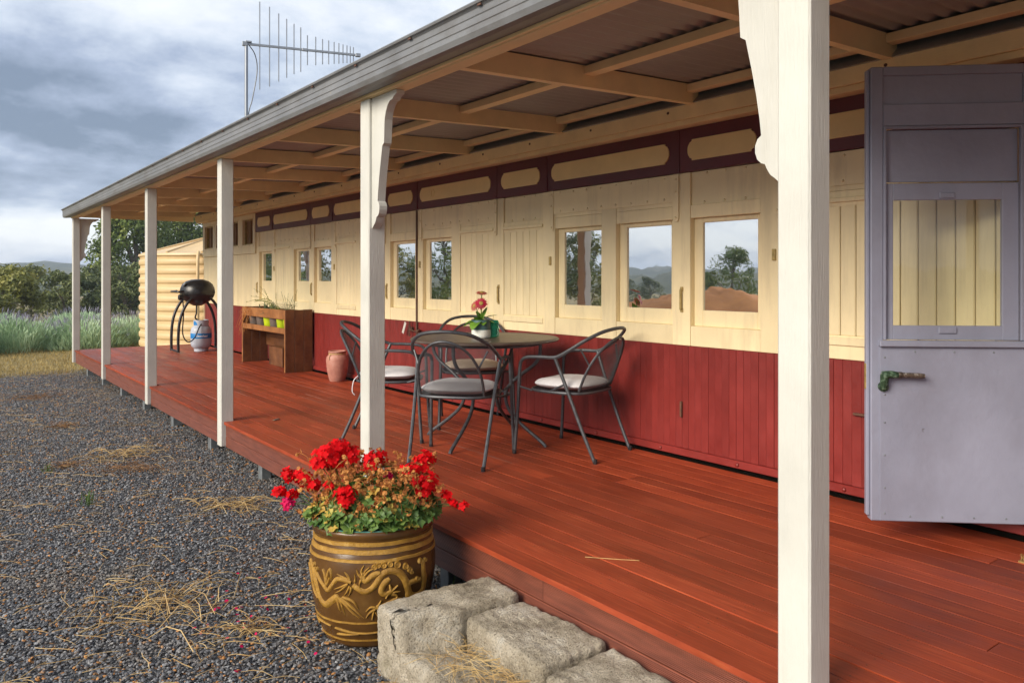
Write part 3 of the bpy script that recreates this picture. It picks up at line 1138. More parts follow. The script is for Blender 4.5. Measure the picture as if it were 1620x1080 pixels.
    MB().tube([(x + 0.10, Yf + 0.09, 0.6), (x + 0.10, Yf + 0.09, 1.62), (x + 0.12, Yf + 0.07, 1.69), (x + 0.2, Yf + 0.03, 1.70)], 0.018, 8).build('handrail', MAT['tank'], ca, True)
    # red matchboarding below the waist
    bh = 1.0735 - 0.425
    rb = MB().box(-0.006, 0.012, 0.0005, 0.0508, 0, bh, 0.0020).mesh('red_board', MAT['red'])
    rf = MB().box(-0.006, 0.012, 0.0001, 0.0512, 0, bh, 0.0007).mesh('red_board', MAT['red'])
    n = int((Yf - D1) / 0.0513)
    for i in range(n):
        yy = D1 + 0.0513 * i
        faint = (3.25 < yy < 4.55 and rnd.random() < 0.8) or rnd.random() < 0.18 or (7.9 < yy < 9.0)
        place('red_board', rf if faint else rb, ca, (x + 0.012 + rnd.uniform(-0.0012, 0.0008), D1 + 0.0513 * i, 0.425))
    MB().box(x + 0.0185, x + 0.05, D1, Yf, 0.38, 1.0735).build('backing', MAT['red'], ca)
    MB().box(x - 0.010, x + 0.045, Yn, Yf, 0.378, 0.424, 0.004).build('sole_rail', MAT['red'], ca)
    bl = MB().lathe([(0.0, 0.0), (0.013, 0.0), (0.011, 0.006), (0.005, 0.009), (0, 0.0095)], 8, M=Matrix.Rotation(R(-90), 4, 'Y')).mesh('bolt', MAT['red'], True)
    for i in range(20):
        place('bolt', bl, ca, (x - 0.010, 1.55 + i * 0.62 + rnd.uniform(-.04, .04), 0.400))
    MB().box(x - 0.012, x + 0.005, 3.235, 3.249, 0.62, 0.72, 0.003).build('latch', MAT['iron'], ca)
    MB().box(x - 0.016, x + 0.005, 1.98, 2.10, 0.795, 0.807, 0.003).build('latch', MAT['iron'], ca)
    MB().box(x, x + 0.05, Yn, D0, 1.075, 2.44, 0.002).build('near_wall', MAT['cream'], ca)
    MB().box(x + 0.004, x + 0.05, Yn, D0, 0.425, 1.074, 0.002).build('near_dado', MAT['red'], ca)
    # near-black sheet behind the slot above the deck, its shade put into the colour
    MB().box(x + 0.03, x + 0.05, Yn, Yf, 0.0, 0.376).build('slot_shade_sheet', MAT['dark'], ca)


build_carriage()


# ------------------------------------------------------------------ the open door (inside face towards the camera)
def build_door():
    free = Vector((3.248, 1.709, 0))
    d = Vector((0.7356, -0.678, 0)).normalized()           # from the free edge to the hinge
    nrm = Vector((-d.y, d.x, 0)) * -1                      # towards the camera
    if nrm.dot(-free) < 0:
        nrm = -nrm
    T = 0.046

    def F(u, z, w):                                        # w: out of the visible face
        p = free + d * u + nrm * w
        return (p.x, p.y, z)
    off = Matrix((( d.x, nrm.x, 0, free.x), (d.y, nrm.y, 0, free.y), (0, 0, 1, 0), (0, 0, 0, 1)))

    def bx(mb, u0, u1, z0, z1, w0, w1, ch=0.002):
        return mb.box(u0, u1, w0, w1, z0, z1, ch, M=off)
    W, zb, zt = 0.74, 0.455, 2.410
    A0, A1 = 0.052, 0.625                                  # glazed opening between the stiles
    mb = MB()
    bx(mb, 0.0, A0, zb, zt, -T, 0, 0.004)
    bx(mb, A1, W, zb, zt, -T, 0, 0.004)
    bx(mb, A0, A1, 2.155, 2.247, -T, -0.001)
    bx(mb, A0, A1, 2.372, zt, -T, -0.001)
    bx(mb, A0, A1, 2.247, 2.372, -T + 0.004, -0.012, 0.001)
    bx(mb, A0, A1, zb, 1.205, -T, -0.001)
    door = mb.build('door', MAT['door'], carriage)
    # thin closing strip along the free edge
    m2 = MB()
    bx(m2, -0.014, -0.0005, zb + 0.02, zt - 0.01, -T + 0.006, -0.012, 0.003)
    m2.build('edge_strip', MAT['door'], door)
    # moulding round the opening, the drop panel and the sash
    m3 = MB()
    for u0, u1, z0, z1 in ((A0, A0 + 0.012, 1.235, 2.153), (A1 - 0.012, A1, 1.235, 2.153), (A0 + 0.012, A1 - 0.012, 2.141, 2.153)):
        bx(m3, u0, u1, z0, z1, -0.014, 0.003, 0.002)
    m3.build('moulding', MAT['door'], door)
    m4 = MB()
    bx(m4, A0 + 0.013, A1 - 0.013, 1.915, 2.139, -0.036, -0.024)
    m4.build('drop_panel', MAT['door'], door)
    P0, P1, Q0, Q1 = 0.098, 0.545, 1.296, 1.836
    m5 = MB()
    for u0, u1, z0, z1 in ((A0 + 0.013, P0, 1.235, 1.908), (P1, A1 - 0.013, 1.235, 1.908), (P0, P1, 1.235, Q0), (P0, P1, Q1, 1.908)):
        bx(m5, u0, u1, z0, z1, -0.034, -0.014)
    sash = m5.build('sash', MAT['door'], door)
    m6 = MB()
    bx(m6, P0 - 0.003, P1 + 0.003, Q0 - 0.003, Q1 + 0.003, -0.026, -0.022, 0)
    m6.build('pane', MAT['door_glass'], door)
    m7 = MB()
    bx(m7, 0.283, 0.358, 1.262, 1.292, -0.014, -0.007, 0.004)
    bx(m7, 0.286, 0.350, 1.842, 1.868, -0.014, -0.006, 0.003)
    m7.build('sash_lift', MAT['door'], door)
    m8 = MB()
    bx(m8, 0.030, W - 0.02, 1.206, 1.233, -0.02, 0.024, 0.004)
    m8.build('ledge', MAT['door'], door)
    # sheet over the lower half with its pins
    m9 = MB()
    bx(m9, 0.036, W - 0.01, zb + 0.004, 1.204, 0.0005, 0.005, 0.001)
    m9.build('kick_sheet', MAT['door'], door)
    pin = MB()
    spots = [(0.055, z) for z in (1.16, 1.0, 0.88, 0.74, 0.60, 0.49)] + [(0.16 + 0.13 * i, zb + 0.025) for i in range(5)] + [(0.18 + 0.16 * i, 1.185) for i in range(4)]
    q = Matrix.Rotation(math.atan2(nrm.y, nrm.x), 4, 'Z') @ Matrix.Rotation(R(90), 4, 'Y')
    for u, z in spots:
        pin.lathe([(0.0045, 0), (0.0035, 0.002), (0, 0.003)], 7, c=F(u, z, 0.005), M=q)
    pin.build('sheet_pins', MAT['galv'], door, True)
    # lever handle: weathered green boss, worn lever
    hb = MB()
    hb.tube([F(0.048, 1.035, 0.012), F(0.045, 1.06, 0.028), F(0.045, 1.088, 0.034)], [0.019, 0.017, 0.019], 10)
    hb.lathe([(0.022, 0), (0.021, 0.012), (0.012, 0.016), (0, 0.017)], 12, c=F(0.048, 1.035, 0.004), M=q)
    hb.tube([F(0.035, 1.088, 0.034), F(0.075, 1.09, 0.036), F(0.105, 1.088, 0.036)], [0.016, 0.017, 0.012], 10)
    boss = hb.build('handle', MAT['verdigris'], door, True)
    hl = MB()
    hl.tube([F(0.098, 1.088, 0.036), F(0.112, 1.088, 0.036), F(0.116, 1.088, 0.036), F(0.19, 1.085, 0.036), F(0.206, 1.085, 0.036)], [0.014, 0.0145, 0.0115, 0.0125, 0.010], 10)
    hl.build('lever', MAT['worn_metal'], boss, True)
    lk_ = MB()
    bx(lk_, -0.0165, -0.013, 1.02, 1.13, -T + 0.012, -0.016, 0.001)
    lk_.build('lock_plate', MAT['brass'], door)


MAT['verdigris'] = mat_two('verdigris_handle', ((0.35, (0.012, 0.022, 0.012)), (0.5, (0.03, 0.07, 0.035)), (0.62, (0.16, 0.24, 0.17)), (0.72, (0.17, 0.10, 0.05))), 55, 0.5)
MAT['worn_metal'] = mat_two('worn_chrome', ((0.35, (0.03, 0.025, 0.02)), (0.55, (0.12, 0.09, 0.07)), (0.7, (0.5, 0.48, 0.46))), 60, 0.35)
build_door()

# ------------------------------------------------------------------ more materials
MAT['table'] = mat_two('brown_metal_table_top', ((0.3, (0.055, 0.038, 0.030)), (0.6, (0.10, 0.072, 0.058)), (0.8, (0.17, 0.135, 0.115))), 14, 0.4, bmp=0.15, bscale=90)
MAT['cushion'] = mat_two('pale_grey_cushion', ((0.3, (0.68, 0.66, 0.69)), (0.7, (0.80, 0.78, 0.80))), 9, 0.85, bmp=0.25, bscale=300)
MAT['cushion_beige'] = mat_two('beige_cushion', ((0.3, (0.50, 0.40, 0.32)), (0.7, (0.62, 0.52, 0.42))), 9, 0.85, bmp=0.25, bscale=300)
MAT['terracotta'] = mat_two('pinkish_terracotta', ((0.3, (0.30, 0.115, 0.085)), (0.55, (0.42, 0.19, 0.145)), (0.78, (0.56, 0.33, 0.28))), 9, 0.8, bmp=0.3, bscale=60)
MAT['glaze'] = mat_two('dark_brown_glaze', ((0.3, (0.060, 0.026, 0.006)), (0.55, (0.100, 0.046, 0.011)), (0.8, (0.17, 0.09, 0.026))), 6, 0.26, bmp=0.08, bscale=40)
MAT['gold'] = mat_two('ochre_glaze_relief', ((0.3, (0.27, 0.135, 0.017)), (0.6, (0.42, 0.225, 0.030)), (0.8, (0.55, 0.37, 0.13))), 24, 0.42, bmp=0.7, bscale=110)
MAT['teal_rim'] = mat_two('teal_glaze_rim', ((0.3, (0.05, 0.17, 0.15)), (0.6, (0.10, 0.26, 0.23)), (0.75, (0.30, 0.20, 0.08))), 14, 0.35)
MAT['soil'] = mat_two('potting_soil', ((0.3, (0.03, 0.02, 0.012)), (0.7, (0.10, 0.065, 0.04))), 30, 0.95, bmp=0.8, bscale=50)
MAT['geranium_leaf'] = mat_two('geranium_leaf', ((0.3, (0.035, 0.085, 0.018)), (0.5, (0.10, 0.19, 0.04)), (0.72, (0.28, 0.36, 0.08))), 12, 0.5, trans=0.25)
MAT['geranium_yellow'] = mat_two('yellowed_leaf', ((0.3, (0.36, 0.19, 0.035)), (0.5, (0.55, 0.36, 0.07)), (0.75, (0.36, 0.42, 0.08))), 14, 0.6, trans=0.2)
MAT['dead_bits'] = mat_two('dried_flower_stalks', ((0.3, (0.20, 0.045, 0.02)), (0.48, (0.52, 0.20, 0.05)), (0.72, (0.78, 0.44, 0.13))), 25, 0.8, trans=0.2)
MAT['red_petal'] = mat_two('scarlet_petal', ((0.3, (0.48, 0.003, 0.006)), (0.6, (0.78, 0.005, 0.010)), (0.8, (0.86, 0.012, 0.03))), 22, 0.6, trans=0.25, spec=0.12)
MAT['magenta_petal'] = mat_two('magenta_petal', ((0.3, (0.45, 0.006, 0.09)), (0.7, (0.72, 0.012, 0.10))), 22, 0.6, trans=0.2, spec=0.12)
MAT['gerbera'] = mat_two('gerbera_red', ((0.3, (0.35, 0.01, 0.03)), (0.7, (0.58, 0.02, 0.07))), 20, 0.5, trans=0.2)
MAT['gerbera_old'] = mat_two('gerbera_faded', ((0.3, (0.34, 0.07, 0.05)), (0.7, (0.50, 0.15, 0.10))), 20, 0.6, trans=0.2)
MAT['gerbera_eye'] = mat_two('gerbera_eye', ((0.3, (0.22, 0.13, 0.02)), (0.7, (0.42, 0.28, 0.06))), 60, 0.7)
MAT['bright_leaf'] = mat_two('gerbera_leaf', ((0.3, (0.06, 0.15, 0.015)), (0.6, (0.16, 0.31, 0.035)), (0.8, (0.27, 0.42, 0.07))), 9, 0.42, trans=0.2)
MAT['slate_pot'] = mat_two('slate_green_glaze', ((0.3, (0.045, 0.10, 0.10)), (0.7, (0.07, 0.14, 0.14))), 8, 0.4)
MAT['white_glaze'] = mat_two('speckled_white_glaze', ((0.3, (0.45, 0.60, 0.68)), (0.45, (0.70, 0.71, 0.66)), (0.7, (0.76, 0.75, 0.70))), 26, 0.4, bmp=0.2, bscale=40)
MAT['lime'] = mat_two('lime_plastic', ((0.3, (0.42, 0.55, 0.01)), (0.7, (0.56, 0.70, 0.02))), 5, 0.35)
MAT['grey_plastic'] = mat_two('grey_brown_plastic', ((0.3, (0.13, 0.10, 0.085)), (0.7, (0.19, 0.15, 0.13))), 5, 0.55)
MAT['wood'] = mat_two('stained_brown_wood', ((0.3, (0.075, 0.026, 0.009)), (0.55, (0.15, 0.058, 0.020)), (0.8, (0.26, 0.115, 0.045))), 5, 0.5, bmp=0.3, bscale=30)
MAT['wood_front'] = mat_two('orange_stained_wood', ((0.3, (0.20, 0.075, 0.02)), (0.55, (0.34, 0.14, 0.045)), (0.8, (0.44, 0.21, 0.08))), 7, 0.45, bmp=0.25, bscale=30)
MAT['cyl'] = mat_two('pale_grey_enamel', ((0.3, (0.38, 0.42, 0.50)), (0.7, (0.47, 0.51, 0.59))), 6, 0.4)
MAT['blue'] = mat_two('blue_label', ((0.3, (0.01, 0.16, 0.46)), (0.7, (0.02, 0.22, 0.56))), 4, 0.4)
MAT['white'] = mat_two('white_print', ((0.3, (0.74, 0.76, 0.80)), (0.7, (0.82, 0.82, 0.84))), 6, 0.4)
MAT['alu'] = paint('antenna_aluminium', (0.26, 0.28, 0.31), 0.4, 0.12, 9, rand=0.0, bmp=0.05, metal=0.5)
MAT['coir'] = mat_two('coir_fibre', ((0.3, (0.16, 0.08, 0.02)), (0.7, (0.40, 0.24, 0.08))), 60, 0.9)
MAT['sedge'] = mat_two('succulent_green', ((0.3, (0.07, 0.11, 0.06)), (0.7, (0.17, 0.22, 0.13))), 14, 0.5)


def mat_green_glass():
    m, nt, b = new_mat('green_ribbed_glass')
    out = nt.nodes['Material Output']
    b.inputs['Base Color'].default_value = (0.05, 0.36, 0.25, 1)
    b.inputs['Roughness'].default_value = 0.12
    t = nt.nodes.new('ShaderNodeBsdfTransparent')
    t.inputs[0].default_value = (0.30, 0.80, 0.62, 1)
    mx = nt.nodes.new('ShaderNodeMixShader')
    mx.inputs[0].default_value = 0.55
    nt.links.new(b.outputs[0], mx.inputs[1])
    nt.links.new(t.outputs[0], mx.inputs[2])
    nt.links.new(mx.outputs[0], out.inputs[0])
    return m


MAT['green_glass'] = mat_green_glass()


def arc(p0, p1, p2, n=8):
    """quadratic bezier"""
    p0, p1, p2 = Vector(p0), Vector(p1), Vector(p2)
    return [(1 - t) ** 2 * p0 + 2 * t * (1 - t) * p1 + t * t * p2 for t in [i / n for i in range(n + 1)]]


def spline(pts, n=6):
    """Catmull-Rom through pts"""
    P = [Vector(p) for p in pts]
    P = [2 * P[0] - P[1]] + P + [2 * P[-1] - P[-2]]
    out = []
    for i in range(1, len(P) - 2):
        for k in range(n):
            t = k / n
            a, b, c, d = P[i - 1], P[i], P[i + 1], P[i + 2]
            out.append(0.5 * ((2 * b) + (c - a) * t + (2 * a - 5 * b + 4 * c - d) * t * t + (3 * b - a - 3 * c + d) * t ** 3))
    out.append(P[-2])
    return out


# ------------------------------------------------------------------ table
TC = Vector((3.14, 4.44, DECK))


def build_table():
    t = thing('patio_table', 'round brown metal patio table on four bowed grey legs', 'table', TC, R(-64))
    top = MB().lathe([(0.0, 0.710), (0.49, 0.710), (0.505, 0.706), (0.518, 0.709), (0.524, 0.717), (0.520, 0.724), (0.508, 0.729), (0.490, 0.729), (0.487, 0.726), (0.0, 0.726)], 64)
    top.build('table_top', MAT['table'], t, True, local=True)
    MB().tube([(0.40 * math.cos(a), 0.40 * math.sin(a), 0.692) for a in [2 * PI * i / 40 for i in range(40)]], 0.011, 8, closed=True).build('top_ring', MAT['steel'], t, True, local=True)
    for k in range(4):
        a = PI / 2 * k
        pr = [(0.43, 0.70), (0.425, 0.62), (0.38, 0.55), (0.27, 0.47), (0.185, 0.39), (0.165, 0.31), (0.20, 0.22), (0.30, 0.13), (0.40, 0.06), (0.455, 0.02), (0.47, 0.0)]
        pts = spline([(r * math.cos(a), r * math.sin(a), z) for r, z in pr], 4)
        MB().tube(pts, 0.0125, 8).build('leg', MAT['steel'], t, True, local=True)
    MB().tube([(0.172 * math.cos(a), 0.172 * math.sin(a), 0.33) for a in [2 * PI * i / 28 for i in range(28)]], 0.008, 6, closed=True).build('leg_ring', MAT['steel'], t, True, local=True)
    return t


build_table()


# ------------------------------------------------------------------ chairs (front of the seat towards +Y of the chair)
def lattice(fn, inside, u0, u1, v0, v1, du, dv, w=0.0011):
    """expanded-metal mesh: two families of crossing strands laid on the surface fn(u, v)"""
    mb = MB()
    span_u, span_v = u1 - u0, v1 - v0
    slope = dv / du
    nstep = 34
    for s in (1, -1):
        n = int((span_u + span_v / slope) / du) + 2
        for i in range(-1, n + 1):
            seg = []
            ub = (u0 - span_v / slope + i * du) if s > 0 else (u0 + i * du)
            for k in range(nstep + 1):
                v = v0 + span_v * k / nstep
                u = ub + s * (v - v0) / slope
                if u0 <= u <= u1 and inside(u, v):
                    seg.append(fn(u, v))
                else:
                    if len(seg) > 1:
                        mb.tube(seg, w, 3, cap=False)
                    seg = []
            if len(seg) > 1:
                mb.tube(seg, w, 3, cap=False)
    return mb


def make_chair():
    ch = bpy.data.objects.new('patio_chair', None)
    C.objects.link(ch)
    OFF[ch] = Vector((0, 0, 0))
    rt = 0.0115
    # front legs + arms + the high back hoop: one bent tube
    half = [(0.290, 0.265, 0.0), (0.280, 0.245, 0.30), (0.272, 0.235, 0.55), (0.272, 0.222, 0.605), (0.273, 0.175, 0.632), (0.276, 0.06, 0.640), (0.276, -0.045, 0.645),
            (0.268, -0.135, 0.690), (0.235, -0.225, 0.750), (0.165, -0.300, 0.800), (0.080, -0.335, 0.820)]
    pts = [Vector(p) for p in half] + [Vector((0, -0.345, 0.825))] + [Vector((-x, y, z)) for x, y, z in half[::-1]]
    MB().tube(spline(pts, 5), rt, 8).build('arm_frame', MAT['steel'], ch, True, local=True)
    for s in (1, -1):
        leg = spline([(s * 0.276, -0.035, 0.642), (s * 0.268, -0.060, 0.58), (s * 0.256, -0.125, 0.42), (s * 0.245, -0.215, 0.20), (s * 0.236, -0.305, 0.0)], 5)
        MB().tube(leg, rt, 8).build('leg', MAT['steel'], ch, True, local=True)
    # inner hoop carrying the woven back
    def hoop(a):
        c, s_ = math.cos(a), math.sin(a)
        x = 0.205 * c * (1 + 0.10 * s_)
        z = 0.430 + 0.335 * max(0.0, s_) ** 0.9
        y = -0.215 - 0.135 * ((z - 0.43) / 0.335) + 0.05 * (x / 0.22) ** 2
        return Vector((x, y, z))
    MB().tube([hoop(PI * i / 32) for i in range(33)], 0.009, 7).build('back_hoop', MAT['steel'], ch, True, local=True)

    def bs(u, v):
        return (u, -0.215 - 0.135 * ((v - 0.43) / 0.335) + 0.05 * (u / 0.22) ** 2, v)

    def bin_(u, v):
        t = min(1.0, (v - 0.43) / 0.335)
        s_ = t ** (1 / 0.9)
        return abs(u) <= 0.205 * math.sqrt(max(0, 1 - s_ * s_)) * (1 + 0.1 * s_)
    lattice(bs, bin_, -0.225, 0.225, 0.432, 0.764, 0.0120, 0.0080, 0.0010).build('mesh_back', MAT['steel'], ch, True, local=True, fix=False)
    # seat ring and mesh
    def se(a):
        c, s_ = math.cos(a), math.sin(a)
        return Vector((0.245 * math.copysign(abs(c) ** 0.65, c), 0.005 + 0.225 * math.copysign(abs(s_) ** 0.65, s_), 0.415))
    MB().tube([se(2 * PI * i / 44) for i in range(44)], 0.010, 7, closed=True).build('seat_ring', MAT['steel'], ch, True, local=True)
    lattice(lambda u, v: (u, v, 0.414), lambda u, v: abs(u / 0.243) ** 3 + abs((v - 0.005) / 0.222) ** 3 <= 1, -0.245, 0.245, -0.22, 0.23, 0.018, 0.0125, 0.0015).build('seat_mesh', MAT['steel'], ch, True, local=True, fix=False)
    # little connecting stays
    for s in (1, -1):
        for pq, rr in (([(s * 0.243, 0.03, 0.415), (s * 0.262, -0.09, 0.47)], 0.007), ([(s * 0.242, 0.16, 0.415), (s * 0.277, 0.238, 0.44)], 0.007), ([(s * 0.19, -0.235, 0.60), (s * 0.235, -0.20, 0.70)], 0.006)):
            MB().tube(pq, rr, 6).build('stay', MAT['steel'], ch, True, local=True)
    for x, y in ((0.290, 0.266), (-0.290, 0.266), (0.236, -0.306), (-0.236, -0.306)):
        MB().lathe([(0.0135, 0.0), (0.0145, 0.01), (0.013, 0.028)], 8, c=(x, y, 0)).build('foot', MAT['black'], ch, True, local=True)
    return ch


def make_cushion(mat, seed):
    mb = MB()
    n, m = 36, 14
    vs, fs = [], []
    for i in range(m + 1):
        t = -1 + 2 * i / m
        for k in range(n):
            a = 2 * PI * k / n
            c, s = math.cos(a), math.sin(a)
            ph = t * PI / 2
            rr = math.cos(ph) ** 0.45
            zz = math.copysign(abs(math.sin(ph)) ** 1.15, t)
            x = 0.228 * rr * math.copysign(abs(c) ** 0.62, c)
            y = 0.215 * rr * math.copysign(abs(s) ** 0.62, s)
            edge = 1 - 0.35 * (max(abs(x) / 0.228, abs(y) / 0.215)) ** 4
            z = 0.036 * zz * edge + 0.005 * fbm(x * 7 + seed, y * 7, t)
            vs.append((x, y, z))
    for i in range(m):
        for k in range(n):
            k2 = (k + 1) % n
            fs.append((i * n + k, i * n + k2, (i + 1) * n + k2, (i + 1) * n + k))
    mb.add(vs, fs)
    return mb


def build_chairs():
    proto = make_chair()
    specs = [  # centre x, y, facing vector, label, cushion label, material
        (2.715, 4.110, (0.773, 0.634), 'grey mesh-back patio chair with its back to the camera, by the white post', 'pale cushion behind the mesh of the chair nearest the white post', 'cushion'),
        (3.420, 3.830, (-0.296, 0.955), 'grey mesh-back patio chair on the right of the table, seen from the side', 'white cushion on the chair to the right of the table', 'cushion'),
        (2.700, 5.020, (0.800, -0.600), 'grey mesh-back patio chair left of the table, half hidden by a white post', 'white cushion with a tie, on the chair behind the white post', 'cushion'),
        (3.470, 5.060, (-0.48, -0.877), 'grey mesh-back patio chair behind the table, against the carriage wall', 'beige cushion on the far chair behind the table', 'cushion_beige'),
    ]
    for i, (x, y, f, lab, clab, cm) in enumerate(specs):
        o = proto if i == 0 else copy_tree(proto)
        rz = math.atan2(-f[0], f[1])
        o.location = (x, y, DECK)
        o.rotation_euler = (0, 0, rz)
        tag(o, lab, 'chair', 'patio chairs round the table')
        cu = thing('seat_cushion', clab, 'cushion', (x, y, DECK + 0.457), rz, 'seat cushions on the patio chairs')
        make_cushion(MAT[cm], i * 3.1).build('pad', MAT[cm], cu, True, local=True)
        pts = [(0.226 * math.copysign(abs(math.cos(a)) ** 0.62, math.cos(a)), 0.213 * math.copysign(abs(math.sin(a)) ** 0.62, math.sin(a)), 0.0) for a in [2 * PI * k / 48 for k in range(48)]]
        MB().tube(pts, 0.0045, 6, closed=True).build('piping', MAT[cm], cu, True, local=True)
        tie = MB()
        for s in ((1,) if i == 2 else ()):
            tie.tube(spline([(s * 0.20, -0.19, 0), (s * 0.235, -0.215, -0.03), (s * 0.238, -0.225, -0.10), (s * 0.23, -0.21, -0.13)], 4), 0.004, 5)
        if tie.v:
            tie.build('tie', MAT[cm], cu, True, local=True)


build_chairs()


# ------------------------------------------------------------------ things on the table
def leaf_blade(mb, base, d, length, width, droop, up=Vector((0, 0, 1)), cup=0.15, n=6):
    """an arching leaf with a midrib fold"""
    d = Vector(d).normalized()
    side = d.cross(up)
    side = side.normalized() if side.length > 1e-4 else Vector((1, 0, 0))
    p = Vector(base)
    vs, fs = [], []
    cur = d.copy()
    for i in range(n + 1):
        t = i / n
        w = width * (math.sin(PI * min(1, t * 0.93 + 0.07)) ** 0.8) * (1 if t < 0.97 else 0.2)
        nn = side.cross(cur).normalized()
        vs += [p - side * w + nn * w * cup, p, p + side * w + nn * w * cup]
        cur = (cur - Vector((0, 0, droop / n))).normalized()
        p = p + cur * length / n
    for i in range(n):
        a = i * 3
        fs += [(a, a + 1, a + 4, a + 3), (a + 1, a + 2, a + 5, a + 4)]
    mb.add(vs, fs)


def gerbera_head(mb, eye, c, nrm, r, rnd, rows=2):
    q = Vector(nrm).to_track_quat('Z', 'Y')
    for row in range(rows):
        n = 22
        rr = r * (1 - 0.22 * row)
        for k in range(n):
            a = 2 * PI * (k + 0.5 * row) / n + rnd.uniform(-.06, .06)
            e = rr * rnd.uniform(0.9, 1.05)
            u, v = Vector((math.cos(a), math.sin(a), 0)), Vector((-math.sin(a), math.cos(a), 0))
            w = r * 0.115
            P = [u * r * 0.2, u * e * 0.6 + v * w, u * e + Vector((0, 0, -0.08 * r)), u * e * 0.6 - v * w]
            P = [Vector(c) + q @ (p + Vector((0, 0, 0.004 + 0.004 * row))) for p in P]
            mb.add(P, [(0, 1, 2, 3)])
    eye.lathe([(r * 0.30, 0.002), (r * 0.28, 0.010), (r * 0.15, 0.013), (0, 0.011)], 12, c=c, M=q.to_matrix().to_4x4())


def build_table_things():
    rnd = random.Random(21)
    zt = DECK + 0.729
    pot = thing('flower_pot', 'small slate-green and white ceramic pot on the patio table', 'flower pot', (3.088, 4.41, zt))
    prof = [(0.0, 0.0), (0.060, 0.0), (0.066, 0.006), (0.0675, 0.02), (0.0685, 0.056)]
    MB().lathe(prof, 36).build('white_band', MAT['white_glaze'], pot, True, local=True)
    MB().lathe([(0.0683, 0.0565), (0.0678, 0.09), (0.0665, 0.122), (0.063, 0.124), (0.061, 0.112), (0.0, 0.110)], 36).build('upper_band', MAT['slate_pot'], pot, True, local=True)
    gb = thing('gerbera_plant', 'potted red gerbera daisies with broad green leaves, on the patio table', 'plant', (3.088, 4.41, zt + 0.110))
    base = Vector((3.088, 4.41, zt + 0.110))
    side = Vector((math.cos(THETA), -math.sin(THETA), 0))      # picture right
    back = Vector((math.sin(THETA), math.cos(THETA), 0))
    heads = [(side * 0.0 - back * 0.02 + Vector((0, 0, 0.128)), (-0.45, -0.75, 0.25), 0.042, 'gerbera'),
             (side * 0.002 + back * 0.02 + Vector((0, 0, 0.198)), (-0.1, -0.3, 0.95), 0.040, 'gerbera_old'),
             (side * -0.045 + back * 0.01 + Vector((0, 0, 0.108)), (-0.9, -0.1, 0.35), 0.036, 'gerbera_old')]
    for h, nrm, r, mt in heads:
        fh, eye = MB(), MB()
        gerbera_head(fh, eye, base + h, nrm, r * 1.2, rnd)
        fo = fh.build('flower', MAT[mt], gb)
        eye.build('flower_eye', MAT['gerbera_eye'], fo, True)
        st = spline([base + Vector((h.x * 0.15, h.y * 0.15, 0)), base + h * 0.5 + Vector((0, 0, 0.01)), base + h - Vector(nrm).normalized() * 0.004], 4)
        MB().tube(st, 0.003, 6).build('stalk', MAT['bright_leaf'], gb, True)
    lv = [(-0.9, -0.3, 0.6, 0.12, 0.036, 1.6), (0.9, 0.0, 0.75, 0.145, 0.034, 0.7), (0.8, -0.3, 0.35, 0.12, 0.03, 0.8), (-0.5, -0.8, 0.55, 0.13, 0.042, 1.9), (-0.8, 0.5, 0.7, 0.12, 0.034, 1.2),
          (0.45, 0.3, 1.2, 0.12, 0.028, 0.3), (0.2, -0.8, 0.5, 0.08, 0.03, 1.5), (-0.3, 0.2, 1.0, 0.09, 0.03, 0.8), (0.5, -0.6, 0.6, 0.10, 0.028, 1.4), (-1.0, 0.0, 0.4, 0.13, 0.03, 1.4),
          (0.3, 0.9, 0.6, 0.1, 0.03, 1.1), (-0.2, -0.5, 0.9, 0.08, 0.03, 1.2)]
    for a, b, c, L, w, dr in lv:
        mb = MB()
        d = side * a + back * b + Vector((0, 0, c))
        leaf_blade(mb, base + Vector((rnd.uniform(-.02, .02), rnd.uniform(-.02, .02), 0)), d, L, w, dr)
        mb.build('leaf', MAT['bright_leaf'], gb, True, fix=False)
    jar = thing('glass_jar', 'ribbed green glass tealight jar behind the flower pot on the table', 'glass jar', (3.175, 4.395, zt))
    pr = [(0.0, 0.0), (0.034, 0.0), (0.040, 0.006)]
    z = 0.01
    while z < 0.108:
        pr += [(0.0475, z), (0.0455, z + 0.005)]
        z += 0.010
    pr += [(0.040, 0.112), (0.041, 0.118), (0.038, 0.118), (0.038, 0.10), (0.036, 0.012), (0.0, 0.010)]
    MB().lathe(pr, 32).build('glass', MAT['green_glass'], jar, True, local=True)


build_table_things()


# ------------------------------------------------------------------ urn, planter bench and its pots
def build_urn():
    u = thing('terracotta_urn', 'pinkish terracotta urn standing on the deck against the red wall', 'urn', (3.66, 8.02, DECK))
    pr = [(0.0, 0.0), (0.082, 0.0), (0.086, 0.004), (0.098, 0.05), (0.113, 0.12), (0.122, 0.19), (0.124, 0.235), (0.118, 0.268), (0.100, 0.290), (0.090, 0.300), (0.088, 0.308), (0.098, 0.318), (0.101, 0.328), (0.096, 0.336), (0.086, 0.334), (0.078, 0.31), (0.0, 0.26)]
    MB().lathe(pr, 36).build('body', MAT['terracotta'], u, True, local=True)
    rp = [(0.092 * math.cos(a) , 0.092 * math.sin(a), 0.304 + 0.004 * math.sin(a * 20)) for a in [2 * PI * i / 80 for i in range(80)]]
    MB().tube(rp, 0.0055, 6, closed=True).build('rope', MAT['straw'], u, True, local=True)
    MB().tube(spline([(-0.09, -0.03, 0.304), (-0.115, -0.04, 0.27), (-0.12, -0.05, 0.245)], 4), 0.004, 5).build('rope_end', MAT['straw'], u, True, local=True)


build_urn()


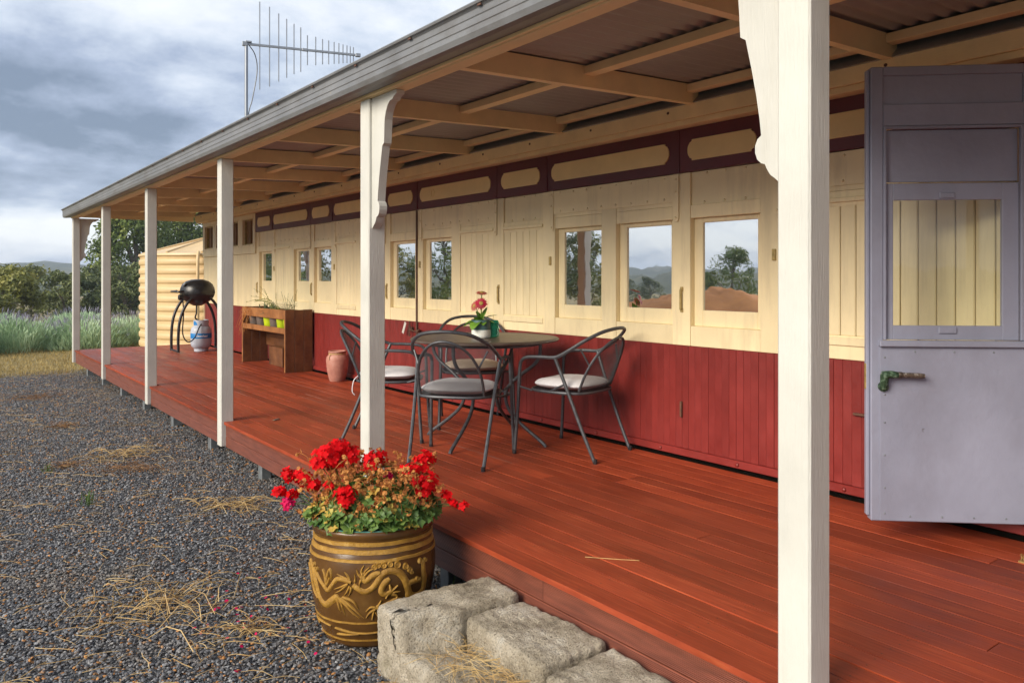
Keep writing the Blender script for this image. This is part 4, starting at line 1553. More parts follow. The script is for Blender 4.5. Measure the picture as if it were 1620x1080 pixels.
def build_planter():
    y0, y1, x0, x1 = 9.04, 10.63, 3.455, 3.80
    zt = 1.116
    p = thing('planter_bench', 'tall brown timber planter bench against the carriage wall', 'planter', (3.63, 9.83, DECK))
    for yy in (y0, y1 - 0.032):
        n = 3
        w = (x1 - x0) / n
        for i in range(n):
            MB().box(x0 + w * i + 0.0012, x0 + w * (i + 1) - 0.0012, yy, yy + 0.032, DECK, zt - 0.003 * (i % 2), 0.003).build('side_plank', MAT['wood'], p)
    MB().box(x0 - 0.003, x0 + 0.022, y0 + 0.034, y1 - 0.034, zt - 0.118, zt - 0.003, 0.003).build('front_apron', MAT['wood_front'], p)
    MB().box(x0 - 0.003, x0 + 0.022, y0 + 0.034, y1 - 0.034, 0.823, 0.892, 0.003).build('lower_apron', MAT['wood_front'], p)
    for x in (x0 - 0.004,):
        for yy in (y0, y1 - 0.032):
            MB().box(x, x0 - 0.0005, yy + 0.001, yy + 0.031, DECK + 0.002, zt - 0.006, 0.001).build('edge_strip', MAT['wood_front'], p)
    for i in range(3):
        a = x0 + 0.024 + i * 0.105
        MB().box(a, a + 0.10, y0 + 0.034, y1 - 0.034, 0.852, 0.872, 0.002).build('shelf_board', MAT['wood'], p)
    MB().box(x1 - 0.024, x1, y0 + 0.034, y1 - 0.034, 0.70, zt - 0.02, 0.003).build('back_board', MAT['wood'], p)
    MB().box(x1 - 0.026, x1, y0 + 0.034, y1 - 0.034, 0.58, 0.697, 0.003).build('back_board', MAT['wood'], p)
    MB().box(x1 - 0.15, x1 - 0.03, 9.66, 10.14, DECK, 0.60, 0.003).build('back_box', MAT['wood'], p)
    MB().box(x1 - 0.06, x1 - 0.03, y0 + 0.034, 9.655, 0.54, 0.655, 0.003).build('back_rail', MAT['wood'], p)
    # pots on the shelf
    rnd = random.Random(2)
    spots = [(10.40, 'grey_plastic', 'grey-brown plastic pot at the far end of the planter bench shelf'), (10.13, 'grey_plastic', 'grey-brown plastic pot, second from the far end of the planter shelf'),
             (9.86, 'lime', 'lime green pot in the middle of the planter shelf, between two grey pots'), (9.64, 'grey_plastic', 'grey-brown plastic pot between two lime pots on the planter shelf'),
             (9.40, 'lime', 'lime green pot second from the near end of the planter shelf'), (9.17, 'lime', 'lime green pot at the near end of the planter shelf')]
    for y, m, lab in spots:
        o = thing('plant_pot', lab, 'plant pot', (3.565, y, 0.8725), 0, 'plastic pots on the planter shelf')
        MB().lathe([(0.0, 0.0), (0.070, 0.0), (0.073, 0.004), (0.092, 0.165), (0.099, 0.168), (0.100, 0.186), (0.095, 0.188), (0.088, 0.17), (0.0, 0.165)], 28).build('pot', MAT[m], o, True, local=True)
        MB().lathe([(0.087, 0.166), (0.05, 0.172), (0.0, 0.174)], 16).build('soil', MAT['soil'], o, True, local=True)
    # plants: rosettes and long dry stems
    for y, kind, lab in ((9.86, 'r', 'tufted green succulent in the middle of the planter bench'), (9.62, 's', 'long dry flower stems arching out of the planter bench'), (9.17, 't', 'wiry twiggy plant at the near end of the planter bench'), (10.35, 'v', 'reddish trailing stems hanging over the far end of the planter bench')):
        o = thing('potted_plant', lab, 'plant', (3.565, y, 1.045), 0, 'plants in the planter bench')
        mb = MB()
        if kind in 'r':
            for i in range(70):
                a, e = rnd.uniform(0, 2 * PI), rnd.uniform(0.25, 1.3)
                d = Vector((math.cos(a) * math.cos(e), math.sin(a) * math.cos(e), math.sin(e)))
                leaf_blade(mb, (rnd.uniform(-.07, .07), rnd.uniform(-.16, .16), 0), d, rnd.uniform(0.10, 0.19), 0.010, 0.6, n=4)
            mb.build('leaves', MAT['sedge'], o, True, local=True, fix=False)
        elif kind == 's':
            for i in range(14):
                ln = rnd.uniform(0.25, 0.75)
                ang = rnd.uniform(-0.1, 0.5)
                p0 = Vector((rnd.uniform(-.04, .04), rnd.uniform(-.06, .2), 0))
                p2 = p0 + Vector((rnd.uniform(-.18, .08), ln * 0.9, 0.10 + 0.25 * rnd.random()))
                pts = arc(p0, p0 + Vector((0, 0.12, 0.25 * rnd.uniform(.6, 1.1))), p2, 7)
                mb.tube(pts, 0.0024, 4)
                for k in range(5):
                    q = pts[3 + (k % 5)]
                    leaf_blade(mb, q, (rnd.uniform(-1, 1), rnd.uniform(-1, 1), rnd.uniform(-.3, 1)), 0.025, 0.005, 0.4, n=3)
            for i in range(50):
                a, e = rnd.uniform(0, 2 * PI), rnd.uniform(0.2, 1.3)
                d = Vector((math.cos(a) * math.cos(e), math.sin(a) * math.cos(e), math.sin(e)))
                leaf_blade(mb, (rnd.uniform(-.07, .07), rnd.uniform(-.12, .12), 0), d, rnd.uniform(0.06, 0.15), 0.007, 0.6, n=3)
            mb.build('stems', MAT['leaf_olive'], o, True, local=True, fix=False)
        elif kind == 't':
            for i in range(16):
                p0 = Vector((rnd.uniform(-.06, .06), rnd.uniform(-.06, .06), 0))
                pts = arc(p0, p0 + Vector((rnd.uniform(-.05, .05), rnd.uniform(-.1, .1), 0.12)), p0 + Vector((rnd.uniform(-.12, .1), rnd.uniform(-.16, .12), rnd.uniform(0.08, 0.32))), 6)
                mb.tube(pts, 0.0018, 4)
                for k in range(6):
                    leaf_blade(mb, pts[k], (rnd.uniform(-1, 1), rnd.uniform(-1, 1), rnd.uniform(-.3, 1)), 0.02, 0.005, 0.4, n=3)
            mb.build('stems', MAT['leaf_dark'], o, True, local=True, fix=False)
        else:
            for i in range(22):
                p0 = Vector((rnd.uniform(-.06, .02), rnd.uniform(-.15, .15), 0))
                e = p0 + Vector((-0.14 - 0.05 * rnd.random(), rnd.uniform(-.25, .15), rnd.uniform(-0.32, 0.0)))
                pts = arc(p0, p0 + Vector((-0.13, 0, 0.12 * rnd.random() + 0.06)), e, 7)
                mb.tube(pts, 0.0022, 4)
            mb.build('stems', MAT['dead_bits'], o, True, local=True, fix=False)


build_planter()


# ------------------------------------------------------------------ barbecue and gas cylinder
def build_barbecue():
    b = thing('gas_barbecue', 'black domed gas barbecue on arched legs at the far end of the deck', 'barbecue', (3.40, 12.60, DECK))
    zb = 0.745
    # bowl, lid
    def oval(prof, n=28, sx=1.0, sy=1.0, dx=0.0):
        mb = MB()
        mb.lathe(prof, n)
        mb.v = [(x * sx + dx * 0, y * sy, z) for x, y, z in mb.v]
        return mb
    bowl = oval([(0.0, zb - 0.03), (0.07, zb - 0.03), (0.13, zb + 0.0), (0.21, zb + 0.045), (0.262, zb + 0.095), (0.282, zb + 0.135), (0.285, zb + 0.145), (0.27, zb + 0.145), (0.0, zb + 0.14)], 32, 0.88, 0.98)
    bowl.build('bowl', MAT['black'], b, True, local=True)
    lid = oval([(0.288, zb + 0.150), (0.292, zb + 0.185), (0.282, zb + 0.245), (0.250, zb + 0.305), (0.190, zb + 0.350), (0.105, zb + 0.376), (0.045, zb + 0.382), (0.0, zb + 0.383)], 32, 0.88, 0.98)
    lo = lid.build('lid', MAT['black'], b, True, local=True)
    MB().tube(spline([(-0.25, -0.20, zb + 0.20), (-0.335, -0.19, zb + 0.19), (-0.355, -0.10, zb + 0.193), (-0.36, 0.0, zb + 0.195), (-0.355, 0.10, zb + 0.193), (-0.335, 0.19, zb + 0.19), (-0.25, 0.20, zb + 0.20)], 4), 0.014, 8).build('lid_handle', MAT['black'], lo, True, local=True)
    M = Matrix.Translation((-0.215, -0.10, zb + 0.30)) @ Matrix.Rotation(R(-50), 4, 'Y')
    MB().lathe([(0.036, 0), (0.038, 0.006), (0.034, 0.016), (0, 0.018)], 16, M=M).build('thermometer', MAT['galv'], lo, True, local=True)
    # control knob box at the front
    MB().lathe([(0.035, 0), (0.045, 0.02), (0.045, 0.06), (0.03, 0.07), (0, 0.07)], 14, c=(-0.255, -0.16, zb + 0.105), M=Matrix.Rotation(R(-90), 4, 'Y')).build('control_knob', MAT['black'], b, True, local=True)
    # two arches in the XZ plane joined by floor bars
    for y in (-0.205, 0.205):
        pts = spline([(-0.335, y, 0.015), (-0.335, y, 0.25), (-0.315, y, 0.48), (-0.25, y, 0.68), (-0.14, y * 0.98, 0.83), (0.0, y * 0.96, 0.885), (0.14, y * 0.98, 0.83), (0.25, y, 0.68), (0.315, y, 0.48), (0.335, y, 0.25), (0.335, y, 0.015)], 5)
        MB().tube(pts, 0.021, 10).build('leg_arch', MAT['black'], b, True, local=True)
    for x in (-0.335, 0.335):
        MB().tube([(x, -0.205, 0.03), (x, 0.205, 0.03)], 0.017, 8).build('foot_bar', MAT['black'], b, True, local=True)
    hose = spline([(-0.26, -0.16, zb + 0.08), (-0.255, -0.19, 0.60), (-0.27, -0.20, 0.30), (-0.20, -0.21, 0.17), (-0.10, -0.20, 0.22), (-0.03, -0.17, 0.36), (0.03, -0.10, 0.43), (0.06, -0.06, 0.455)], 6)
    MB().tube(hose, 0.0095, 8).build('hose', MAT['black'], b, True, local=True)
    MB().tube(spline([(-0.02, -0.02, zb), (-0.03, -0.05, 0.60), (-0.05, -0.06, 0.53), (0.0, -0.05, 0.48)], 5), 0.012, 8).build('regulator_hose', MAT['black'], b, True, local=True)

    g = thing('gas_cylinder', 'pale grey gas cylinder with a blue band, under the black barbecue', 'gas cylinder', (3.455, 12.60, DECK))
    MB().lathe([(0.0, 0.03), (0.07, 0.03), (0.11, 0.045), (0.145, 0.085), (0.155, 0.12), (0.1555, 0.31), (0.150, 0.345), (0.132, 0.378), (0.10, 0.398), (0.03, 0.412), (0.0, 0.414)], 40).build('tank', MAT['cyl'], g, True, local=True)
    MB().lathe([(0.100, 0.0), (0.104, 0.003), (0.104, 0.045), (0.098, 0.045), (0.098, 0.003)], 32).build('foot_ring', MAT['cyl'], g, True, local=True)
    band = MB().lathe([(0.1562, 0.205), (0.1568, 0.207), (0.1568, 0.283), (0.1562, 0.285)], 40)
    band.f = [f for f in band.f if len(f) == 4]
    bo = band.build('label_band', MAT['blue'], g, True, local=True)
    # collar: open ring with a gap at the back
    cm = MB()
    n = 26
    vs, fs = [], []
    a0, a1 = R(-235), R(55)
    for i in range(n + 1):
        a = a0 + (a1 - a0) * i / n
        for r, z in ((0.112, 0.385), (0.112, 0.490), (0.108, 0.490), (0.108, 0.385)):
            vs.append((r * math.cos(a), r * math.sin(a), z))
    for i in range(n):
        for k in range(4):
            fs.append((i * 4 + k, i * 4 + (k + 1) % 4, (i + 1) * 4 + (k + 1) % 4, (i + 1) * 4 + k))
    fs += [(0, 1, 2, 3), (n * 4, n * 4 + 1, n * 4 + 2, n * 4 + 3)]
    cm.add(vs, fs)
    cm.build('collar', MAT['cyl'], g, True, local=True)
    sm = MB()
    vs, fs = [], []
    for i in range(9):
        a = R(-178 + 5.5 * i)
        vs += [(0.1127 * math.cos(a), 0.1127 * math.sin(a), 0.41), (0.1127 * math.cos(a), 0.1127 * math.sin(a), 0.41 + 0.065 - 0.002 * abs(i - 3) ** 2)]
    for i in range(8):
        fs.append((2 * i, 2 * i + 2, 2 * i + 3, 2 * i + 1))
    sm.add(vs, fs)
    sm.build('sticker', MAT['blue'], g, local=True)
    v = MB()
    v.lathe([(0.022, 0.41), (0.018, 0.45), (0.024, 0.452), (0.024, 0.475), (0.0, 0.477)], 14)
    v.tube([(0, 0, 0.44), (-0.045, -0.05, 0.445)], 0.014, 8)
    v.build('valve', MAT['brass'], g, True, local=True)
    # the name on the band, wrapped round it
    cu = bpy.data.curves.new('band_text', 'FONT')
    cu.body = 'Kleenheat'
    cu.size = 0.046
    cu.shear = 0.3
    cu.align_x = 'CENTER'
    cu.offset = 0.0012
    to = bpy.data.objects.new('tmp_text', cu)
    C.objects.link(to)
    bpy.context.view_layer.update()
    dg = bpy.context.evaluated_depsgraph_get()
    me = bpy.data.meshes.new_from_object(to.evaluated_get(dg))
    bpy.data.objects.remove(to)
    bm = bmesh.new()
    bm.from_mesh(me)
    bmesh.ops.subdivide_edges(bm, edges=[e for e in bm.edges if e.calc_length() > 0.012], cuts=2)
    bmesh.ops.triangulate(bm, faces=bm.faces)
    view = math.atan2(-12.6, -3.455)
    for vv in bm.verts:
        a = view + 0.02 + vv.co.x / 0.157
        z = 0.230 + vv.co.y
        vv.co = Vector((0.1577 * math.cos(a), 0.1577 * math.sin(a), z))
    bm.to_mesh(me)
    bm.free()
    me.materials.clear()
    me.materials.append(MAT['white'])
    t = bpy.data.objects.new('lettering', me)
    C.objects.link(t)
    t.parent = bo


build_barbecue()


# ------------------------------------------------------------------ water tank
def build_tank():
    c = (5.30, 17.35)
    r = 1.72
    t = thing('water_tank', 'large cream ribbed rainwater tank beyond the end of the deck', 'water tank', (c[0], c[1], 0))
    pr = [(0.0, 0.0), (r, 0.0)]
    z = 0.03
    p = 0.187
    while z + p < 1.98:
        pr += [(r, z), (r, z + 0.045), (r + 0.024, z + 0.070), (r + 0.028, z + 0.078), (r + 0.028, z + 0.150), (r + 0.024, z + 0.158), (r, z + 0.182)]
        z += p
    pr += [(r + 0.01, 1.94), (r + 0.045, 1.96), (r + 0.03, 2.0), (r - 0.03, 2.015)]
    MB().lathe(pr, 72).build('wall', MAT['tank'], t, True, local=True, auto=30)
    mb = MB().lathe([(r - 0.03, 2.015), (0.40, 2.38), (0.38, 2.42), (0.0, 2.43)], 72)
    mb.v = [(x * (1 + 0.0), y, zz + (0.022 * math.cos(12 * math.atan2(y, x)) if 0.3 < math.hypot(x, y) < 1.6 else 0)) for x, y, zz in mb.v]
    mb.build('roof', MAT['tank'], t, True, local=True, auto=60)
    MB().tube(spline([(-r * 0.55 - 0.05, -r * 0.86, 2.02), (-r * 0.57 - 0.05, -r * 0.90, 1.85), (-r * 0.57 - 0.05, -r * 0.90, 0.9), (-r * 0.57 - 0.05, -r * 0.90, 0.05)], 3), 0.03, 8).build('overflow_pipe', MAT['tank'], t, True, local=True)
    for k in range(14):
        a = 2 * PI * k / 14 + 0.1
        MB().tube([((r - 0.02) * math.cos(a), (r - 0.02) * math.sin(a), 2.02), (0.42 * math.cos(a), 0.42 * math.sin(a), 2.39)], 0.022, 6, flat=1).build('roof_rib', MAT['tank'], t, True, local=True)


build_tank()


# ------------------------------------------------------------------ TV antenna on the carriage roof
def build_antenna():
    base = Vector((3.98, 12.05, 2.70))
    t = thing('tv_antenna', 'grey rooftop TV antenna with a long boom of upright rods', 'antenna', base)
    top = 5.14
    MB().tube([base, (3.98, 12.05, top + 0.04)], 0.026, 10).build('mast', MAT['alu'], t, True)
    s = Vector((3.98, 12.05, top))
    v = Vector((1.655, -0.492, 0))
    d = v.normalized()
    M = Matrix.Translation(s + v * 0.5) @ Matrix.Rotation(math.atan2(v.y, v.x), 4, 'Z')
    L = v.length
    MB().box(-L / 2 - 0.05, L / 2, -0.017, 0.017, -0.017, 0.017, 0.003, M=M).build('boom', MAT['alu'], t)
    for u, w in ((-L / 2 - 0.02, 0.032), (L / 2, 0.028), (0.02, 0.022)):
        MB().box(u - 0.04, u + 0.04, -w, w, -w, w, 0.006, M=M).build('clamp', MAT['alu'], t)
    MB().box(-L / 2 - 0.01, -L / 2 + 0.08, -0.04, 0.04, 0.02, 0.045, 0.004, M=M).build('bracket', MAT['alu'], t)
    # rods: positions along the boom (fraction) and half lengths, log-periodic
    fr = [0.115, 0.20, 0.28, 0.35, 0.415, 0.475, 0.535, 0.61, 0.672, 0.728, 0.778, 0.822, 0.86, 0.897, 0.928, 0.957]
    up = [0.68, 0.62, 0.53, 0.46, 0.395, 0.35, 0.235, 0.225, 0.20, 0.19, 0.175, 0.165, 0.15, 0.14, 0.13, 0.125]
    for f, h in zip(fr, up):
        p = s + v * f
        MB().tube([(p.x, p.y, p.z - h * 1.02), (p.x, p.y, p.z + h)], 0.0085, 6).build('rod', MAT['alu'], t, True)
    MB().tube(spline([s + d * 0.03, s + d * 0.13 + Vector((0, 0, -0.16)), s + d * 0.16 + Vector((0, 0, -0.42)), s + d * 0.09 + Vector((0, 0, -0.85)), s + d * 0.03 + Vector((0, 0, -1.15)), s + d * 0.03 + Vector((0, 0, -2.0))], 6), 0.008, 6).build('cable', MAT['black'], t, True)


build_antenna()

# ------------------------------------------------------------------ glazed dragon jar with geraniums
# relief strokes on the jar: (half width, tail taper, [(angle, height), ...]) and scroll bosses (angle, height, radius)
DRAGON = [
    (0.0111,0.55,[(-0.533,0.329),(-0.515,0.282),(-0.474,0.241),(-0.491,0.204),(-0.622,0.188),(-0.773,0.200),(-0.837,0.234),(-0.893,0.268),(-0.971,0.296),(-1.060,0.312),(-1.178,0.315),(-1.276,0.299),(-1.344,0.272),(-1.426,0.249),(-1.524,0.240),(-1.623,0.253),(-1.695,0.267)]),
    (0.0063,0.80,[(-1.722,0.275),(-1.827,0.284),(-1.958,0.284),(-2.062,0.254),(-2.147,0.232),(-2.227,0.247),(-2.363,0.277),(-2.485,0.307)]),
    (0.0041,0.10,[(-1.722,0.278),(-1.796,0.290),(-1.956,0.305)]),
    (0.0033,0.10,[(-1.738,0.285),(-1.782,0.303),(-1.832,0.316)]),
    (0.0037,0.10,[(-1.767,0.270),(-1.891,0.255),(-2.010,0.243)]),
    (0.0037,0.10,[(-1.781,0.267),(-1.896,0.241),(-1.999,0.228)]),
    (0.0037,0.10,[(-1.737,0.264),(-1.785,0.240),(-1.853,0.218)]),
    (0.0037,0.10,[(-1.716,0.260),(-1.734,0.237),(-1.776,0.219)]),
    (0.0030,0.10,[(-1.664,0.279),(-1.658,0.293),(-1.668,0.310)]),
    (0.0045,0.50,[(-2.167,0.257),(-2.196,0.293),(-2.240,0.313)]),
    (0.0041,0.40,[(-2.166,0.265),(-2.138,0.294),(-2.093,0.319),(-2.061,0.302),(-2.059,0.277)]),
    (0.0037,0.60,[(-2.162,0.250),(-2.080,0.289)]),
    (0.0089,0.90,[(-2.699,0.323),(-2.518,0.290),(-2.437,0.238),(-2.378,0.192),(-2.241,0.169),(-2.091,0.192),(-1.969,0.214)]),
    (0.0052,0.60,[(-2.739,0.309),(-2.605,0.265),(-2.541,0.212),(-2.431,0.184)]),
    (0.0056,0.10,[(-1.986,0.223),(-1.908,0.191),(-1.849,0.140)]),
    (0.0056,0.10,[(-1.938,0.209),(-1.799,0.178),(-1.700,0.144)]),
    (0.0059,0.10,[(-1.902,0.211),(-1.720,0.176),(-1.531,0.131)]),
    (0.0056,0.10,[(-1.871,0.215),(-1.702,0.201),(-1.615,0.169)]),
    (0.0052,0.10,[(-1.871,0.204),(-1.756,0.164),(-1.608,0.131)]),
    (0.0048,0.10,[(-1.970,0.209),(-1.944,0.171),(-1.918,0.152)]),
    (0.0071,0.70,[(-1.291,0.312),(-1.401,0.302),(-1.503,0.283),(-1.538,0.292),(-1.526,0.306)]),
    (0.0037,0.15,[(-1.538,0.290),(-1.610,0.308),(-1.641,0.329)]),
    (0.0037,0.15,[(-1.552,0.305),(-1.566,0.324),(-1.529,0.344)]),
    (0.0037,0.15,[(-1.525,0.303),(-1.464,0.320),(-1.395,0.328)]),
    (0.0033,0.15,[(-1.526,0.310),(-1.506,0.322),(-1.451,0.335)]),
    (0.0037,0.15,[(-1.563,0.290),(-1.590,0.274),(-1.593,0.259)]),
    (0.0082,0.70,[(-1.147,0.286),(-1.239,0.265),(-1.269,0.236),(-1.197,0.224),(-1.111,0.233)]),
    (0.0041,0.20,[(-1.120,0.231),(-1.069,0.243),(-1.019,0.254)]),
    (0.0041,0.20,[(-1.101,0.226),(-1.043,0.228),(-0.972,0.227)]),
    (0.0041,0.20,[(-1.116,0.221),(-1.022,0.212),(-1.033,0.200)]),
    (0.0037,0.30,[(-1.169,0.223),(-1.198,0.207)]),
    (0.0037,0.30,[(-1.127,0.241),(-1.149,0.264)]),
    (0.0093,0.80,[(-0.906,0.179),(-1.032,0.191),(-1.182,0.178),(-1.336,0.170)]),
    (0.0041,0.15,[(-1.322,0.170),(-1.424,0.176),(-1.501,0.159)]),
    (0.0041,0.15,[(-1.351,0.167),(-1.446,0.152),(-1.503,0.131)]),
    (0.0037,0.20,[(-1.372,0.162),(-1.405,0.123)]),
    (0.0037,0.30,[(-1.350,0.157),(-1.314,0.138)]),
    (0.0033,0.20,[(-1.322,0.176),(-1.292,0.189),(-1.267,0.202)]),
    (0.0074,0.80,[(-0.865,0.251),(-0.743,0.255),(-0.589,0.253)]),
    (0.0100,0.80,[(-0.835,0.227),(-0.786,0.191),(-0.664,0.171),(-0.529,0.175)])]
SCROLLS = [(-1.375,0.335,0.0119),(-1.319,0.340,0.0111),(-1.241,0.340,0.0141),(-1.141,0.341,0.0126),(-1.027,0.336,0.0156),(-0.894,0.324,0.0141),(-0.822,0.307,0.0119),(-0.785,0.294,0.0082),(-0.604,0.329,0.0134),(-0.487,0.326,0.0111),(-0.676,0.262,0.0104),(-2.490,0.318,0.0111),(-2.388,0.305,0.0097)]
POT_C = Vector((1.525, 2.99, 0.0))
RGT = Vector((math.cos(THETA), -math.sin(THETA), 0))
FWD = Vector((math.sin(THETA), math.cos(THETA), 0))
POT_PROF = [(0.0, 0.195), (0.02, 0.203), (0.085, 0.230), (0.175, 0.253), (0.256, 0.2655), (0.31, 0.267), (0.36, 0.261), (0.40, 0.250), (0.46, 0.25)]


def pot_r(z):
    return float(np.interp(z, [p[0] for p in POT_PROF], [p[1] for p in POT_PROF]))


def build_jar():
    tl = R(4)
    zl = Vector((0, 0, 1)) * math.cos(tl) + FWD * math.sin(tl)
    fl = FWD * math.cos(tl) - Vector((0, 0, 1)) * math.sin(tl)
    pot = thing('dragon_jar', 'big brown glazed jar with an ochre dragon in relief, full of geraniums', 'jar', POT_C)
    pot.rotation_euler = Matrix((RGT, fl, zl)).transposed().to_euler()
    zs = [0.0, 0.01] + [0.02 + 0.02 * i for i in range(21)]
    prof = [(0.0, 0.0)] + [(pot_r(z), z) for z in zs if z < 0.425]
    prof += [(0.2465, 0.428), (0.252, 0.434), (0.2585, 0.446), (0.2585, 0.458), (0.254, 0.467)]
    MB().lathe(prof, 72).build('body', MAT['glaze'], pot, True, local=True, auto=70)
    MB().lathe([(0.254, 0.467), (0.248, 0.471), (0.240, 0.468), (0.236, 0.455), (0.234, 0.40), (0.0, 0.395)], 72).build('rim', MAT['teal_rim'], pot, True, local=True, auto=70)
    MB().lathe([(0.235, 0.425), (0.12, 0.438), (0.0, 0.442)], 40).build('soil', MAT['soil'], pot, True, local=True)
    # raised bands
    for zc, h, d in ((0.417, 0.0085, 0.004), (0.388, 0.0105, 0.004), (0.3555, 0.007, 0.004), (0.108, 0.0045, 0.003), (0.030, 0.0045, 0.003)):
        n = 96
        vs, fs = [], []
        for i in range(n):
            a = 2 * PI * i / n
            w = 0.0022 * fbm(math.cos(a) * 3, math.sin(a) * 3, zc * 9, 3)
            for z, dr in ((zc - h, -0.002), (zc - h * 0.7, d), (zc + h * 0.7, d), (zc + h, -0.002)):
                r = pot_r(z) + dr
                vs.append((r * math.cos(a), r * math.sin(a), z + w))
        for i in range(n):
            for k in range(3):
                j = (i + 1) % n
                fs.append((i * 4 + k, j * 4 + k, j * 4 + k + 1, i * 4 + k + 1))
        MB().add(vs, fs).build('band', MAT['gold'], pot, True, local=True)

    def P(a, z, d):
        r = pot_r(z) + d
        return (r * math.cos(a), r * math.sin(a), z)

    def stroke(mb, hw, taper, pts, rot=0.0, head=1.0):
        q = [Vector((a * 0.26, z, 0)) for a, z in pts]
        q = spline(q, 5) if len(q) > 2 else [q[0].lerp(q[1], t / 5) for t in range(6)]
        n = len(q)
        vs, fs = [], []
        for i, p in enumerate(q):
            t = q[min(i + 1, n - 1)] - q[max(i - 1, 0)]
            t.normalize()
            s = Vector((-t.y, t.x, 0))
            f = i / (n - 1)
            w = (hw * (1.35 if hw < 0.007 else 1.6) + 0.0014) * (1 - (1 - taper) * f) * min(1.0, 0.55 + f * 4) + 0.0006
            for o, d in ((-1, -0.0015), (-0.62, 0.0045), (0, 0.0065), (0.62, 0.0045), (1, -0.0015)):
                c = p + s * w * o
                vs.append(P(c.x / 0.26 + rot, c.y, d * min(1, w / 0.006 + 0.35)))
        for i in range(n - 1):
            for k in range(4):
                fs.append((i * 5 + k, i * 5 + k + 1, (i + 1) * 5 + k + 1, (i + 1) * 5 + k))
        mb.add(vs, fs)
    for rot in (0.0, PI):                                   # the same dragon on the hidden side
        for hw, tp, pts in DRAGON:
            mb = MB()
            stroke(mb, hw, tp, pts, rot)
            mb.build('dragon_relief', MAT['gold'], pot, True, local=True)
        for a, z, r in SCROLLS:
            mb = MB()
            n = 12
            vs = [P(a + rot, z, 0.008)]
            for rr, d in ((0.5, 0.0045), (0.75, 0.0085), (1.0, -0.001)):
                for k in range(n):
                    w = 2 * PI * k / n
                    vs.append(P(a + rot + r * rr * math.cos(w) / 0.26, z + r * rr * math.sin(w), d))
            fs = [(0, 1 + k, 1 + (k + 1) % n) for k in range(n)]
            for q in range(2):
                for k in range(n):
                    k2 = (k + 1) % n
                    fs.append((1 + q * n + k, 1 + (q + 1) * n + k, 1 + (q + 1) * n + k2, 1 + q * n + k2))
            mb.add(vs, fs)
            mb.build('scroll', MAT['gold'], pot, True, local=True)
    # waves between the lower bands
    for ph, z0, amp in ((0.0, 0.075, 0.011), (2.1, 0.060, 0.009)):
        mb = MB()
        for s in range(6):
            a0 = s * 2 * PI / 6 + ph
            L = 0.95 if ph == 0 else 0.45
            stroke(mb, 0.0042, 0.4, [(a0 + L * t / 6, z0 + amp * math.cos(3.3 * (a0 + L * t / 6) + ph)) for t in range(7)])
        mb.build('wave_band', MAT['gold'], pot, True, local=True)


build_jar()


